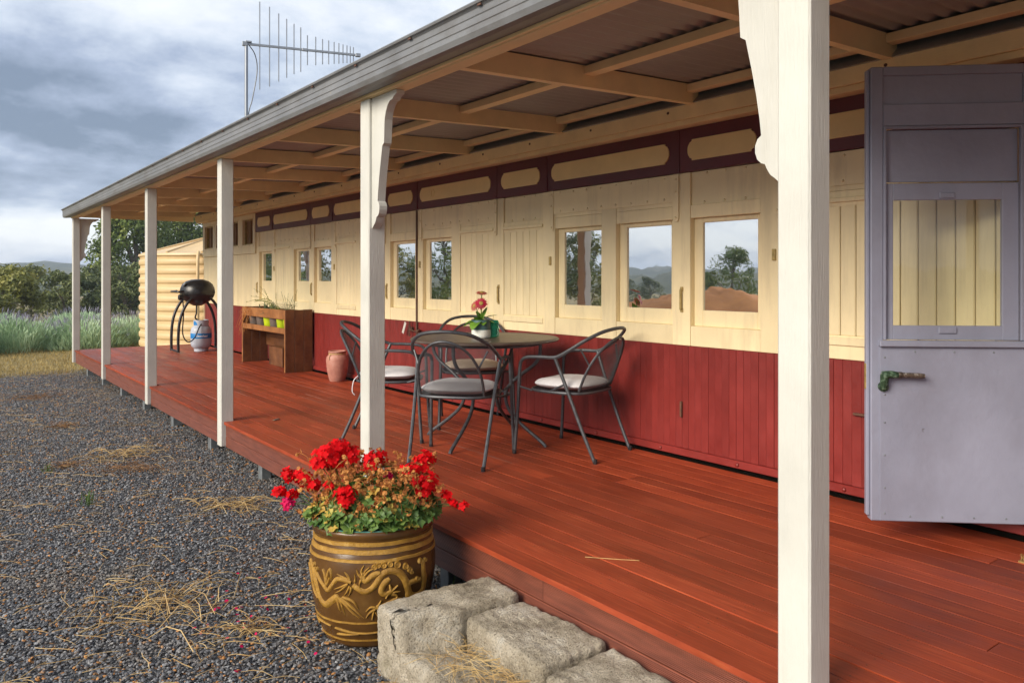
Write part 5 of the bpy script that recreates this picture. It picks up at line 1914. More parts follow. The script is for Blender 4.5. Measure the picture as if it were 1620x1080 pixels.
def build_geranium():
    rnd = random.Random(77)
    base = POT_C + FWD * 0.03 + Vector((0, 0, 0.44))
    g = thing('geranium_plant', 'scarlet geraniums with browned leaves growing in the dragon jar', 'plant', base)

    def at(s, d, z):
        p = POT_C + FWD * (0.03 + d) + RGT * s
        return Vector((p.x, p.y, z))

    def leaf(mb, c, nrm, r):
        q = Vector(nrm).to_track_quat('Z', 'Y') @ Matrix.Rotation(rnd.uniform(0, 6.28), 3, 'Z').to_quaternion()
        n = 14
        vs = [Vector(c) - q @ Vector((0, 0, r * 0.25))]
        for k in range(n):
            a = 2 * PI * k / n
            notch = 0.45 if k == 0 else 1.0
            rr = r * notch * (1 + 0.12 * (1 if k % 2 else -1)) * rnd.uniform(0.93, 1.07)
            vs.append(Vector(c) + q @ Vector((rr * math.cos(a), rr * math.sin(a), r * 0.18 * math.sin(a * 5 + 1) + rnd.uniform(-.06, .06) * r)))
        mb.add(vs, [(0, 1 + k, 1 + (k + 1) % n) for k in range(n)])
    green, yellow, dead = MB(), MB(), MB()
    for i in range(900):
        a = rnd.uniform(0, 2 * PI)
        rr = 0.285 * math.sqrt(rnd.random())
        s, d = rr * math.cos(a), rr * math.sin(a) * 0.85
        hmax = 0.47 + 0.20 * (1 - (rr / 0.33) ** 2) + 0.06 * fbm(s * 6, d * 6, 3)
        z = rnd.uniform(0.47 if rr < 0.24 else 0.49, max(0.50, hmax))
        nrm = Vector((RGT * s + FWD * d)) * 3 + Vector((0, 0, 0.8)) + Vector((rnd.uniform(-.5, .5), rnd.uniform(-.5, .5), rnd.uniform(-.2, .5)))
        low = z < 0.53
        isgreen = rnd.random() < (0.88 if (low or s > 0.12) else 0.50)
        leaf(green if isgreen else yellow, at(s, d, z), nrm, rnd.uniform(0.015, 0.036) if isgreen else rnd.uniform(0.010, 0.026))
    # dried stalks, seed heads and curled bits through the middle
    for i in range(520):
        a = rnd.uniform(0, 2 * PI)
        rr = 0.28 * math.sqrt(rnd.random())
        s, d = rr * math.cos(a), rr * math.sin(a) * 0.8
        z = rnd.uniform(0.47, 0.66 + 0.05 * rnd.random())
        p = at(s, d, z)
        e = p + Vector((rnd.uniform(-1, 1), rnd.uniform(-1, 1), rnd.uniform(-.1, 1.2))) * rnd.uniform(0.02, 0.06)
        dead.tube([p, (p + e) / 2 + Vector((0, 0, 0.006)), e], 0.0012, 3, cap=False)
        for k in range(4):
            leaf(dead, e + Vector((rnd.uniform(-1, 1), rnd.uniform(-1, 1), rnd.uniform(-1, 1))) * 0.01, (rnd.uniform(-1, 1), rnd.uniform(-1, 1), rnd.uniform(-1, 1)), rnd.uniform(0.005, 0.011))
    tag(green.build('foliage', MAT['geranium_leaf'], g, True, fix=False), kind='stuff')
    tag(yellow.build('yellowed_foliage', MAT['geranium_yellow'], g, True, fix=False), kind='stuff')
    tag(dead.build('dried_stalks', MAT['dead_bits'], g, True, fix=False), kind='stuff')
    k = 0.002705
    heads = [(517, 722, 21, 'r', 0), (532, 710, 14, 'r', 0.03), (504, 734, 13, 'r', -0.03), (549, 720, 14, 'r', 0.04), (588, 727, 14, 'r', 0.05), (580, 741, 9, 'r', 0.02), (665, 729, 15, 'r', 0.04), (648, 747, 13, 'r', 0.0),
             (671, 766, 18, 'r', -0.02), (673, 782, 9, 'r', -0.05), (452, 753, 10, 'r', 0), (440, 779, 8, 'r', -0.02), (456, 797, 8, 'm', -0.03), (462, 782, 6, 'r', -0.03), (479, 757, 13, 'r', -0.04), (496, 768, 9, 'r', -0.07),
             (555, 787, 15, 'r', -0.17), (527, 769, 6, 'r', -0.13), (614, 754, 4, 'm', -0.05), (704, 786, 7, 'r', -0.02), (733, 801, 5, 'r', -0.02), (716, 798, 5, 'r', -0.02)]
    for px_, py_, r, m, d in heads:
        fwd = 3.32 + d
        s = (px_ - 588) / 1220 * fwd
        z = 1.5 - (py_ - 440) / 1220 * fwd
        c = at(s, d, z)
        rad = r / 1220 * fwd * 1.12
        mb = MB()
        nfl = max(7, int(8 + (rad / 0.012) ** 2 * 3.2))
        for i in range(nfl):
            v = Vector((rnd.gauss(0, 1), rnd.gauss(0, 1), rnd.gauss(0.35, 0.8))).normalized()
            jj = rnd.uniform(0.35, 1.25)
            fc = c + Vector((v.x * rad * jj, v.y * rad * jj, v.z * rad * jj * 0.85))
            q = (v + Vector((-0.1, -0.25, 0.25))).to_track_quat('Z', 'Y')
            pr = rnd.uniform(0.012, 0.0175)
            for p in range(5):
                a = 2 * PI * p / 5 + rnd.uniform(-.15, .15)
                u, w = Vector((math.cos(a), math.sin(a), 0)), Vector((-math.sin(a), math.cos(a), 0))
                lift = Vector((0, 0, rnd.uniform(-0.1, 0.35) * pr))
                pts = [Vector((0, 0, 0)), u * pr * 0.55 + w * pr * 0.42, u * pr * 1.05 + w * pr * 0.30 + lift, u * pr * 1.12 - w * pr * 0.22 + lift, u * pr * 0.55 - w * pr * 0.42]
                mb.add([fc + q @ t for t in pts], [(0, 1, 2, 3, 4)])
        fo = mb.build('flower_head', MAT['red_petal' if m == 'r' else 'magenta_petal'], g, False, fix=False)
        root = at(s * 0.45, d * 0.4, 0.47)
        st = spline([root, root.lerp(c, 0.55) + Vector((0, 0, 0.02)), c], 4)
        MB().tube(st, 0.0022, 5).build('flower_stalk', MAT['geranium_leaf'], fo, True)
        bud = MB()
        for i in range(8):
            v = Vector((rnd.gauss(0, 1), rnd.gauss(0, 1), -abs(rnd.gauss(0, 0.6)))).normalized()
            bud.tube([c, c + v * rad * 0.95], [0.001, 0.0026], 4)
        bud.build('wilted_buds', MAT['dead_bits'], fo, True)


build_geranium()


# ------------------------------------------------------------------ stone step by the jar
def rock(x0, x1, y0, y1, z0, z1, rad, amp, seed, n=22, M=None, shape=None):
    lo, hi = Vector((x0, y0, z0)), Vector((x1, y1, z1))
    c, h = (lo + hi) / 2, (hi - lo) / 2
    bm = bmesh.new()
    bmesh.ops.create_cube(bm, size=2.0)
    bmesh.ops.subdivide_edges(bm, edges=bm.edges[:], cuts=n, use_grid_fill=True)
    vs = []
    for v in bm.verts:
        p = Vector((v.co.x * h.x, v.co.y * h.y, v.co.z * h.z))
        inner = Vector([max(-(h[i] - rad), min(h[i] - rad, p[i])) for i in range(3)])
        d = p - inner
        nrm = d.normalized() if d.length > 1e-6 else Vector((v.co.x, v.co.y, v.co.z)).normalized()
        q = inner + (d.normalized() * rad if d.length > rad * 0.999 else d)
        w = c + q
        if shape:
            w = shape(w)
        nz = 0.5 * fbm(w.x * 5 + seed, w.y * 5, w.z * 5, 4) + 0.32 * fbm(w.x * 34 + seed, w.y * 34, w.z * 34, 4)
        v.co = w + nrm * amp * nz
    mb = MB()
    bm.verts.ensure_lookup_table()
    mb.add([v.co.copy() for v in bm.verts], [[v.index for v in f.verts] for f in bm.faces])
    bm.free()
    return mb


def build_step():
    st = thing('stone_step', 'weathered sandstone step of squared blocks against the deck edge', 'stone step', (1.63, 2.0, 0))

    def cove(p):                                            # the end block's inner face is worn into a hollow
        q = p.copy()
        t = max(0.0, min(1.0, (0.25 - p.z) / 0.25))
        if p.y < 2.52 and p.x < 1.62:
            q.y += 0.05 * (1 - t) * smooth(1.62, 1.40, p.x)
            q.y -= 0.05 * t * t
        q.y += (p.x - 1.4) * -0.06
        return q
    rock(1.375, 1.885, 2.44, 2.665, -0.06, 0.258, 0.024, 0.020, 1.0, n=34, shape=cove).build('end_block', MAT['sandstone'], st, True, auto=None)
    rock(1.60, 1.888, 1.935, 2.392, -0.06, 0.236, 0.020, 0.020, 4.0, n=34).build('riser_block', MAT['sandstone'], st, True, auto=None)
    rock(1.585, 1.885, 0.95, 1.912, -0.06, 0.228, 0.020, 0.020, 7.0, n=40).build('riser_block', MAT['sandstone'], st, True, auto=None)
    rock(1.385, 1.592, 0.95, 2.46, -0.08, 0.132, 0.022, 0.024, 9.0, n=40).build('tread_slab', MAT['sandstone'], st, True, auto=None)
    return st


build_step()


# ------------------------------------------------------------------ straw, dead grass, petals
def strand(mb, p, a, length, lift, rnd, w=0.0011, curl=0.6):
    pts = []
    q = Vector(p)
    for i in range(4):
        pts.append(q.copy())
        q = q + Vector((math.cos(a), math.sin(a), 0)) * length / 3
        q.z = max(0.004, p[2] + lift * math.sin(PI * (i + 1) / 3.2) * length)
        a += rnd.uniform(-curl, curl) * 0.5
    mb.tube(pts, w, 3, cap=False)


def build_straw():
    rnd = random.Random(12)
    tufts = [((0.87, 3.74), 0.30, 130, 'straw', 'wide tangle of pale straw in the foreground gravel, left of the jar'), ((1.09, 3.27), 0.13, 70, 'straw', 'small bundle of pale straw on the gravel nearest the jar'),
             ((1.60, 5.10), 0.22, 110, 'straw', 'fan of long pale straw beside the deck near the jar'), ((1.30, 6.55), 0.26, 90, 'brown_grass', 'flattened brown grass patch on the gravel beside the third post'),
             ((1.36, 7.15), 0.30, 90, 'straw', 'long flat streak of dry straw on the gravel before the third post'), ((0.90, 7.0), 0.14, 60, 'brown_grass', 'small brown dead tuft at the left edge of the gravel'),
             ((1.12, 8.9), 0.16, 60, 'brown_grass', 'round brown tuft in the gravel half way along the deck'), ((1.05, 11.2), 0.30, 90, 'brown_grass', 'brown dead grass patch in the far gravel')]
    for (x, y), r, n, m, lab in tufts:
        t = thing('straw_tuft', lab, 'dry grass', (x, y, 0), 0, 'dry tufts on the gravel')
        mb = MB()
        main = rnd.uniform(-0.4, 0.4)
        for i in range(int(n * 0.75)):
            a = main + (rnd.gauss(0, 0.7) if rnd.random() < 0.5 else rnd.uniform(0, 2 * PI)) + (PI if rnd.random() < 0.5 else 0)
            s = rnd.gauss(0, r * 0.5)
            p = (x + s * math.cos(main), y + s * math.sin(main) + rnd.gauss(0, r * 0.38), 0.012 + rnd.random() * 0.012)
            strand(mb, p, a, rnd.uniform(0.3, 1.0) * r, rnd.uniform(0.02, 0.28), rnd, rnd.uniform(0.0009, 0.0021))
        tag(mb.build('strands', MAT[m], t, fix=False), kind='stuff')
        mb = MB()
        for i in range(26):
            a = rnd.uniform(0, 2 * PI)
            p = Vector((x + rnd.gauss(0, r * 0.15), y + rnd.gauss(0, r * 0.15), 0.005))
            e = p + Vector((rnd.gauss(0, .3), rnd.gauss(0, .3), 1)) * rnd.uniform(0.02, 0.07)
            mb.tube([p, e], [0.001, 0.0004], 3, cap=False)
        tag(mb.build('stubble', MAT['brown_grass'], t, fix=False), kind='stuff')
    # loose strands everywhere on the gravel
    mb = MB()
    for i in range(1700):
        y = 2.4 + 11.5 * rnd.random() ** 1.5
        x = rnd.uniform(-0.8, 1.9)
        strand(mb, (x, y, 0.014 + 0.01 * rnd.random()), rnd.uniform(0, 2 * PI), rnd.uniform(0.03, 0.18), rnd.uniform(0, 0.10), rnd, rnd.uniform(0.0008, 0.0017))
    tag(mb.build('loose_straw', MAT['straw']), 'thin loose straw scattered over the gravel', 'straw', kind='stuff')
    # straw lying on the lower tread of the stone step
    mb = MB()
    for i in range(420):
        x = 1.40 + 0.19 * math.sqrt(rnd.random())
        y = rnd.uniform(1.3, 2.40)
        strand(mb, (x, y, 0.138 + 0.015 * rnd.random()), rnd.gauss(-1.1, 1.3), rnd.uniform(0.05, 0.22), rnd.uniform(0.0, 0.2), rnd, rnd.uniform(0.0006, 0.0013))
    tag(mb.build('step_straw', MAT['straw']), 'dry straw heaped on the lower tread of the stone step', 'straw', kind='stuff')
    for (x, y), n, h, lab in (((0.86, 5.75), 26, 0.11, 'little green weed standing up in the gravel on the left'), ((0.75, 6.9), 18, 0.09, 'dull weed near the left edge of the gravel'), ((1.93, 2.82), 60, 0.17, 'green grass growing between the jar and the deck')):
        mb = MB()
        for i in range(n):
            p = Vector((x + rnd.gauss(0, 0.025 if n < 50 else 0.06), y + rnd.gauss(0, 0.03 if n < 50 else 0.10), 0))
            leaf_blade(mb, p, (rnd.gauss(0, .3), rnd.gauss(0, .3), 1), h * rnd.uniform(0.5, 1.1), 0.0028, 0.5, n=4)
        o = thing('grass_tuft', lab, 'grass', (x, y, 0))
        tag(mb.build('blades', MAT['green_grass'], o, True, fix=False), kind='stuff')
    # fallen petals
    mb = MB()
    for i in range(46):
        x, y = rnd.gauss(1.13, 0.16), rnd.gauss(3.45, 0.30)
        r = rnd.uniform(0.006, 0.010)
        mb.disc((x, y, 0.024), r, 6, (rnd.gauss(0, .4), rnd.gauss(0, .4), 1))
    tag(mb.build('fallen_petals', MAT['magenta_petal']), 'pink petals fallen on the gravel left of the jar', 'petals', kind='stuff')
    # a stalk, a chip of bark and a few bits on the boards
    for (x, y), a, L, lab in (((2.30, 2.17), 2.35, 0.22, 'pale dry stalk lying on the deck boards'), ((2.10, 3.33), 0.9, 0.10, 'thin curled twig on the deck behind the jar')):
        m2 = MB()
        strand(m2, (x, y, DECK + 0.003), a, L, 0.0, rnd, 0.0016, 0.12)
        m2.v = [(p[0], p[1], max(p[2], DECK + 0.001)) for p in m2.v]
        tag(m2.build('dry_stalk', MAT['straw']), lab, 'stalk')
    m3 = MB().box(-0.035, 0.035, -0.012, 0.012, 0, 0.006, 0.002, M=Matrix.Translation((2.255, 6.10, DECK + 0.002)) @ Matrix.Rotation(0.6, 4, 'Z'))
    tag(m3.build('bark_chip', MAT['bark']), 'small chip of bark on the deck by the third post', 'bark')
    # coir mat peeping in at the right edge
    m4 = MB()
    for i in range(1400):
        x, y = rnd.uniform(3.50, 3.77), rnd.uniform(0.72, 1.235)
        m4.tube([(x, y, DECK), (x + rnd.gauss(0, .007), y + rnd.gauss(0, .007), DECK + rnd.uniform(0.018, 0.03))], [0.0022, 0.0010], 3, cap=False)
    m4.box(3.50, 3.77, 0.72, 1.235, DECK + 0.001, DECK + 0.008)
    tag(m4.build('door_mat', MAT['coir'], fix=False), 'shaggy brown coir door mat at the right edge of the deck', 'door mat')


build_straw()


# ------------------------------------------------------------------ gravel: instanced stones
def build_gravel():
    lib = bpy.data.collections.new('gravel_stones')
    rnd = random.Random(6)
    for k in range(7):
        bm = bmesh.new()
        bmesh.ops.create_icosphere(bm, subdivisions=1, radius=1.0)
        sx, sy, sz = rnd.uniform(0.85, 1.25), rnd.uniform(0.6, 0.85), rnd.uniform(0.35, 0.6)
        for v in bm.verts:
            j = 1 + rnd.uniform(-0.22, 0.22)
            v.co = Vector((v.co.x * sx * j, v.co.y * sy * j, v.co.z * sz * j))
        me = bpy.data.meshes.new('stone')
        bm.to_mesh(me)
        bm.free()
        me.materials.append(MAT['stone_bits'])
        lib.objects.link(bpy.data.objects.new('stone', me))
    # carrier sheet with a density attribute per face
    vs, fs, dens = [], [], []
    x0, x1, y0, y1, st = -2.6, 2.3, 0.4, 14.4, 0.35
    nx, ny = int((x1 - x0) / st), int((y1 - y0) / st)
    for j in range(ny + 1):
        for i in range(nx + 1):
            vs.append((x0 + i * st, y0 + j * st, 0.001))
    for j in range(ny):
        for i in range(nx):
            a = j * (nx + 1) + i
            fs.append((a, a + 1, a + nx + 2, a + nx + 1))
            cx, cy = x0 + (i + .5) * st, y0 + (j + .5) * st
            d = 7000 if cy < 8 else 7000 - (cy - 8) * 650
            d *= 0.72 + 0.45 * max(-0.5, min(0.6, fbm(cx * 0.9, cy * 0.9, 5)))
            if cx < -0.3:
                d *= 0.35
            if cy > 13.2:
                d *= 0.4
            dens.append(max(d, 600))
    mb = MB().add(vs, fs)
    o = mb.build('gravel', MAT['stone_bits'], fix=False)
    tag(o, 'blue-grey gravel with scattered orange pebbles in front of the deck', 'gravel', kind='stuff')
    at = o.data.attributes.new('dens', 'FLOAT', 'FACE')
    at.data.foreach_set('value', dens)
    ng = bpy.data.node_groups.new('scatter_gravel', 'GeometryNodeTree')
    ng.interface.new_socket('Geometry', in_out='INPUT', socket_type='NodeSocketGeometry')
    ng.interface.new_socket('Geometry', in_out='OUTPUT', socket_type='NodeSocketGeometry')
    N, L = ng.nodes, ng.links
    gi, go = N.new('NodeGroupInput'), N.new('NodeGroupOutput')
    na = N.new('GeometryNodeInputNamedAttribute')
    na.data_type = 'FLOAT'
    na.inputs['Name'].default_value = 'dens'
    dp = N.new('GeometryNodeDistributePointsOnFaces')
    dp.distribute_method = 'RANDOM'
    L.new(gi.outputs[0], dp.inputs['Mesh'])
    L.new(na.outputs[0], dp.inputs['Density'])
    ci = N.new('GeometryNodeCollectionInfo')
    ci.inputs['Collection'].default_value = lib
    ci.inputs['Separate Children'].default_value = True
    ci.inputs['Reset Children'].default_value = True
    ip = N.new('GeometryNodeInstanceOnPoints')
    ip.inputs['Pick Instance'].default_value = True
    L.new(dp.outputs['Points'], ip.inputs['Points'])
    L.new(ci.outputs[0], ip.inputs['Instance'])
    rv = N.new('FunctionNodeRandomValue')
    rv.data_type = 'FLOAT_VECTOR'
    rv.inputs[0].default_value = (-0.5, -0.5, 0)
    rv.inputs[1].default_value = (0.5, 0.5, 6.28)
    L.new(rv.outputs[0], ip.inputs['Rotation'])
    rs = N.new('FunctionNodeRandomValue')
    rs.data_type = 'FLOAT'
    rs.inputs[2].default_value = 0.0038
    rs.inputs[3].default_value = 0.0102
    rs.inputs['Seed'].default_value = 4
    L.new(rs.outputs[1], ip.inputs['Scale'])
    sp = N.new('GeometryNodeSetPosition')
    rp = N.new('FunctionNodeRandomValue')
    rp.data_type = 'FLOAT_VECTOR'
    rp.inputs[0].default_value = (0, 0, 0.0)
    rp.inputs[1].default_value = (0, 0, 0.013)
    rp.inputs['Seed'].default_value = 9
    L.new(dp.outputs['Points'], sp.inputs['Geometry'])
    L.new(rp.outputs[0], sp.inputs['Offset'])
    L.new(sp.outputs[0], ip.inputs['Points'])
    L.new(ip.outputs[0], go.inputs[0])
    md = o.modifiers.new('scatter', 'NODES')
    md.node_group = ng


build_gravel()


# ------------------------------------------------------------------ lawn edge, lavender
def build_lawn():
    rs = np.random.RandomState(8)
    n = 30000
    x = rs.uniform(-4.5, 5.0, n)
    y = 13.9 + 5.6 * rs.rand(n) ** 1.2
    keep = ~((x > 1.9) & (x < 6.4) & (y < 14.1))
    x, y = x[keep], y[keep]
    n = len(x)
    a = rs.uniform(0, 2 * PI, n)
    h = rs.uniform(0.02, 0.075, n)
    w = rs.uniform(0.003, 0.006, n)
    lean = rs.uniform(0.0, 0.06, n)
    b = rs.uniform(0, 2 * PI, n)
    v = np.empty((n, 3, 3))
    v[:, 0] = np.stack([x - w * np.cos(a), y - w * np.sin(a), np.zeros(n)], 1)
    v[:, 1] = np.stack([x + w * np.cos(a), y + w * np.sin(a), np.zeros(n)], 1)
    v[:, 2] = np.stack([x + lean * np.cos(b), y + lean * np.sin(b), h], 1)
    mb = MB()
    mb.v = [tuple(p) for p in v.reshape(-1, 3)]
    mb.f = [(3 * i, 3 * i + 1, 3 * i + 2) for i in range(n)]
    tag(mb.build('lawn_grass', MAT['lawn'], fix=False), 'short yellow dry grass between the gravel and the lavender', 'grass', kind='stuff')


build_lawn()


def build_lavender():
    specs = [(-1.55, 18.6, 0.95, 0.74, 'lavender bush cut by the left edge of the photo'), (0.15, 18.3, 0.95, 0.80, 'big pale lavender bush, left of the far corner post'), (1.55, 18.9, 0.85, 0.70, 'lavender bush seen just left of the far corner post'),
             (2.75, 18.7, 0.75, 0.66, 'lavender bush between the two farthest posts'), (3.75, 19.3, 0.8, 0.70, 'lavender bush close against the cream water tank'), (1.2, 20.9, 0.9, 0.78, 'darker lavender bush behind the front row'), (3.0, 21.3, 0.9, 0.75, 'rear lavender bush left of the water tank')]
    rs = np.random.RandomState(3)
    for i, (cx, cy, r, h, lab) in enumerate(specs):
        o = thing('lavender_bush', lab, 'lavender', (cx, cy, 0), 0, 'lavender bushes beyond the lawn')
        for part, n, mat in (('foliage', 4200, 'lavender'), ('flower_spikes', 210, 'lav_flower')):
            u = rs.rand(n)
            a = rs.uniform(0, 2 * PI, n)
            rr = r * np.sqrt(u) * (1 + 0.10 * np.sin(a * 3 + i) + 0.06 * np.sin(a * 7))
            top = h * np.sqrt(np.clip(1 - (rr / (r * 1.2)) ** 2, 0.02, 1))
            if part == 'foliage':
                zz = top * (0.05 + 0.95 * rs.rand(n) ** 0.55)
                L = rs.uniform(0.10, 0.20, n)
                w = rs.uniform(0.006, 0.013, n)
                base = np.maximum(zz - L, 0)
            else:
                L = rs.uniform(0.10, 0.17, n)
                base = top * 0.95
                w = rs.uniform(0.004, 0.009, n)
            ox, oy = rr * np.cos(a), rr * np.sin(a)
            tilt = 0.75 * (rr / r)[:, None] * np.stack([np.cos(a), np.sin(a)], 1) + rs.normal(0, 0.25, (n, 2))
            b = rs.uniform(0, PI, n)
            P0 = np.stack([ox, oy, base], 1)
            d = np.concatenate([tilt, np.ones((n, 1))], 1)
            d /= np.linalg.norm(d, axis=1)[:, None]
            s = np.stack([np.cos(b), np.sin(b), np.zeros(n)], 1) * w[:, None]
            v = np.stack([P0 - s * 0.4, P0 + s * 0.4, P0 + d * L[:, None] * 0.6 + s, P0 + d * L[:, None], P0 + d * L[:, None] * 0.6 - s], 1)
            mb = MB()
            mb.v = [tuple(p) for p in v.reshape(-1, 3)]
            mb.f = [tuple(5 * q + t for t in range(5)) for q in range(n)]
            ob = mb.build(part, MAT[mat], o, local=True, fix=False)
            tag(ob, kind='stuff')


build_lavender()


# ------------------------------------------------------------------ trees
def make_tree(name, label, x, y, h, w, leaf, seed, group, trunk=0.32, nclump=26, per=150, size=None, low=0.15, trunks=1, cat='tree'):
    rnd = random.Random(seed)
    rs = np.random.RandomState(seed)
    z0 = ground_z(x, y) - 0.1
    t = thing(name, label, cat, (x, y, z0), 0, group)
    tr = MB()
    clumps = []
    for i in range(nclump):
        f = rnd.random() ** 0.8
        zc = h * (low + (1 - low) * (0.06 + 0.86 * f))
        prof = math.sin(PI * min(1, 0.16 + 0.80 * f)) ** 0.7
        a = rnd.uniform(0, 2 * PI)
        rr = w / 2 * prof * (0.35 + 0.5 * math.sqrt(rnd.random()))
        clumps.append((rr * math.cos(a), rr * math.sin(a), zc, rnd.uniform(0.10, 0.19) * (w + h) / 2))
    for k in range(trunks):
        a = rnd.uniform(0, 2 * PI)
        lean = 0.05 * h if trunks == 1 else 0.16 * h
        top = Vector((lean * math.cos(a), lean * math.sin(a), h * 0.80))
        pts = spline([(0, 0, -0.2), (top.x * 0.2 + rnd.gauss(0, .02) * h, top.y * 0.2, h * 0.22), (top.x * 0.6, top.y * 0.6 + rnd.gauss(0, .02) * h, h * 0.52), top], 4)
        r0 = trunk * h / 10 / (1 if trunks == 1 else 1.5)
        tr.tube(pts, [r0 * (1 - 0.88 * i / (len(pts) - 1)) for i in range(len(pts))], 7)
        for c in clumps[k::trunks * 2]:
            i0 = max(1, min(len(pts) - 2, int(len(pts) * (c[2] / h) * 0.75)))
            s = pts[i0]
            e = Vector(c[:3])
            m = s.lerp(e, 0.5) + Vector((0, 0, 0.04 * h))
            tr.tube([s, m, e], [r0 * 0.38, r0 * 0.22, r0 * 0.08], 5)
    tr.build('trunk', MAT['bark'], t, True, local=True)
    size = size or 0.030 * h
    V = []
    for cx, cy, cz, r in clumps:
        n = int(per * rnd.uniform(0.7, 1.3))
        d = rs.normal(size=(n, 3))
        d /= np.linalg.norm(d, axis=1)[:, None]
        rad = r * (0.45 + 0.60 * rs.rand(n) ** 0.6)
        c = np.array([cx, cy, cz]) + d * rad[:, None] * np.array([1.0, 1.0, 0.72])
        nrm = d * 0.8 + rs.normal(size=(n, 3)) * 0.7 + np.array([0, 0, 0.3])
        nrm /= np.linalg.norm(nrm, axis=1)[:, None]
        u = np.cross(nrm, rs.normal(size=(n, 3)))
        u /= np.linalg.norm(u, axis=1)[:, None] + 1e-9
        v = np.cross(nrm, u)
        s = size * rs.uniform(0.6, 1.3, n)[:, None]
        V.append(np.stack([c - u * s, c - v * s * 0.42, c + u * s, c + v * s * 0.42], 1))
    V = np.concatenate(V)
    mb = MB()
    mb.v = [tuple(p) for p in V.reshape(-1, 3)]
    mb.f = [(4 * i, 4 * i + 1, 4 * i + 2, 4 * i + 3) for i in range(len(V))]
    tag(mb.build('crown', MAT[leaf], t, local=True, fix=False), kind='stuff')
    return t


def polar(az, d):
    return d * math.sin(R(az)), d * math.cos(R(az))


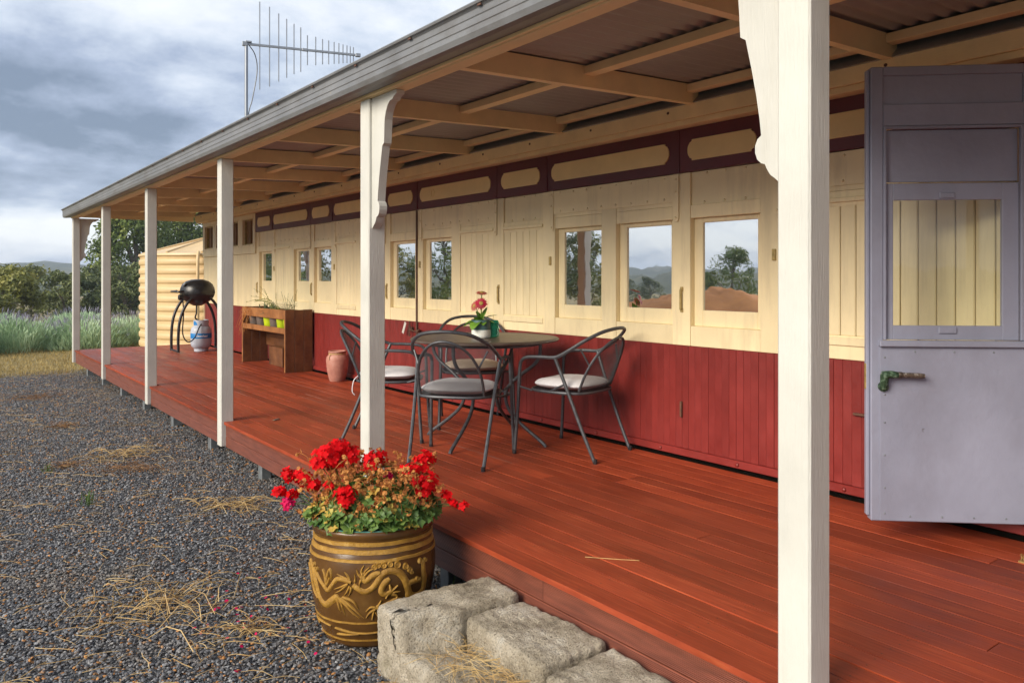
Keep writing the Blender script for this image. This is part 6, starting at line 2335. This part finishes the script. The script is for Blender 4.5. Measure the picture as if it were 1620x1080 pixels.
def build_trees():
    # seen past the end of the veranda: azimuth measured from the deck line towards the wall
    g = 'trees beyond the lavender'
    front = [('gum_tree', 'tall green gum tree rising behind the water tank', 11.2, 62, 9.0, 5.6, 'leaf_gum', 1, 56, 330, 0.12),
             ('gum_tree', 'second gum crown showing between the tank and the veranda roof', 14.3, 66, 9.4, 6.0, 'leaf_gum', 2, 50, 300, 0.16),
             ('gum_tree', 'gum tree top peeping over the cream tank beside the carriage', 17.8, 64, 8.6, 5.5, 'leaf_gum', 14, 44, 260, 0.20),
             ('wattle_tree', 'rounded olive tree at the left edge of the photo', 3.2, 48, 2.9, 5.0, 'leaf_olive', 3, 34, 240, 0.02),
             ('wattle_tree', 'olive tree behind the round one at the left edge', 4.8, 72, 4.9, 6.0, 'leaf_olive', 4, 32, 210, 0.04),
             ('scrub_tree', 'grey-brown scrubby tree behind the far corner post', 7.2, 52, 2.9, 4.4, 'leaf_dark', 5, 26, 170, 0.06),
             ('scrub_tree', 'dark scrubby tree between the two farthest posts', 8.9, 58, 3.6, 4.6, 'leaf_dark', 6, 28, 180, 0.04),
             ('scrub_tree', 'low dark bush under the tall gum tree', 10.8, 52, 3.4, 4.6, 'leaf_dark', 7, 26, 190, 0.04),
             ('scrub_tree', 'far dark tree low on the left skyline', 1.4, 92, 4.2, 7.0, 'leaf_dark', 8, 26, 150, 0.06),
             ('wattle_tree', 'olive tree just outside the left edge', -1.0, 56, 3.4, 6.0, 'leaf_olive', 9, 28, 180, 0.05)]
    for n, lab, az, d, h, w, leaf, sd, nc, per, low in front:
        x, y = polar(az, d)
        make_tree(n, lab, x, y, h, w, leaf, sd, g, nclump=nc, per=per, low=low, size=0.13 if d < 60 else 0.15, trunks=2 if n == 'scrub_tree' else 1)
    # across the yard on the open side: these show as reflections in the windows
    side = [(-16.5, 36, 6.6, 5.0, 'leaf_dark', 'broad dark tree'), (-19.0, 34, 6.4, 5.0, 'leaf_gum', 'tall gum'), (-20.6, 42, 6.2, 4.0, 'leaf_dark', 'slender dark tree'), (-24.5, 52, 5.4, 6.0, 'leaf_olive', 'olive tree'), (-28.5, 50, 4.6, 4.2, 'leaf_olive', 'low olive tree'),
            (-32.2, 46, 6.6, 4.6, 'leaf_gum', 'open leafy gum'), (-36.5, 56, 5.0, 6.0, 'leaf_dark', 'thick dark tree'), (-40.6, 46, 5.4, 4.4, 'leaf_dark', 'wide dark tree'), (-42.9, 52, 5.6, 3.6, 'leaf_olive', 'rounded olive tree'),
            (-45.4, 125, 4.6, 6.0, 'leaf_dark', 'far low tree'), (-47.4, 118, 4.8, 5.0, 'leaf_dark', 'far rounded tree'), (-53.2, 62, 5.3, 4.4, 'leaf_gum', 'dense green tree'), (-51.4, 84, 4.8, 5.0, 'leaf_dark', 'low spreading tree'), (-56.5, 90, 4.8, 8.0, 'leaf_dark', 'outlying dark tree')]
    for i, (az, d, h, w, leaf, wd) in enumerate(side):
        x, y = polar(az, d)
        make_tree('yard_tree', wd + ' across the yard, seen only in the window reflections', x + 7.64, y, h, w, leaf, 40 + i, 'trees mirrored in the windows', nclump=24, per=130, low=0.03, size=0.14)


build_trees()


def build_mound():
    mb = MB()
    n, m = 48, 10
    cx, cy = -16.5, 19.5
    vs, fs = [(cx, cy, 1.0)], []
    for i in range(1, m + 1):
        t = i / m
        for k in range(n):
            a = 2 * PI * k / n
            x, y = cx + 5.6 * t * math.cos(a) * 1.0, cy + 8.0 * t * math.sin(a)
            z = 1.0 * (0.5 + 0.5 * math.cos(PI * t)) * (1 + 0.45 * fbm(x * 0.35, y * 0.35, 2) + 0.08 * fbm(x * 2.5, y * 2.5, 4)) - 0.05
            vs.append((x, y, z + ground_z(x, y)))
    fs = [(0, 1 + k, 1 + (k + 1) % n) for k in range(n)]
    for i in range(m - 1):
        for k in range(n):
            k2 = (k + 1) % n
            fs.append((1 + i * n + k, 1 + (i + 1) * n + k, 1 + (i + 1) * n + k2, 1 + i * n + k2))
    mb.add(vs, fs)
    tag(mb.build('earth_mound', MAT['earth'], smooth=True, auto=None), kind='structure')


build_mound()


# ------------------------------------------------------------------ air: far things fade to blue
def build_haze():
    mb = MB().box(-1060, 1060, -1060, 1060, -9, 27)
    o = mb.build('haze', None)
    m = bpy.data.materials.new('haze')
    m.use_nodes = True
    nt = m.node_tree
    nt.nodes.clear()
    out = nt.nodes.new('ShaderNodeOutputMaterial')
    pv = nt.nodes.new('ShaderNodeVolumePrincipled')
    pv.inputs['Color'].default_value = (0.70, 0.82, 1.0, 1)
    pv.inputs['Density'].default_value = 0.0006
    nt.links.new(pv.outputs[0], out.inputs['Volume'])
    o.data.materials.append(m)
    tag(o, kind='stuff')


HAZE = True
if HAZE:
    build_haze()
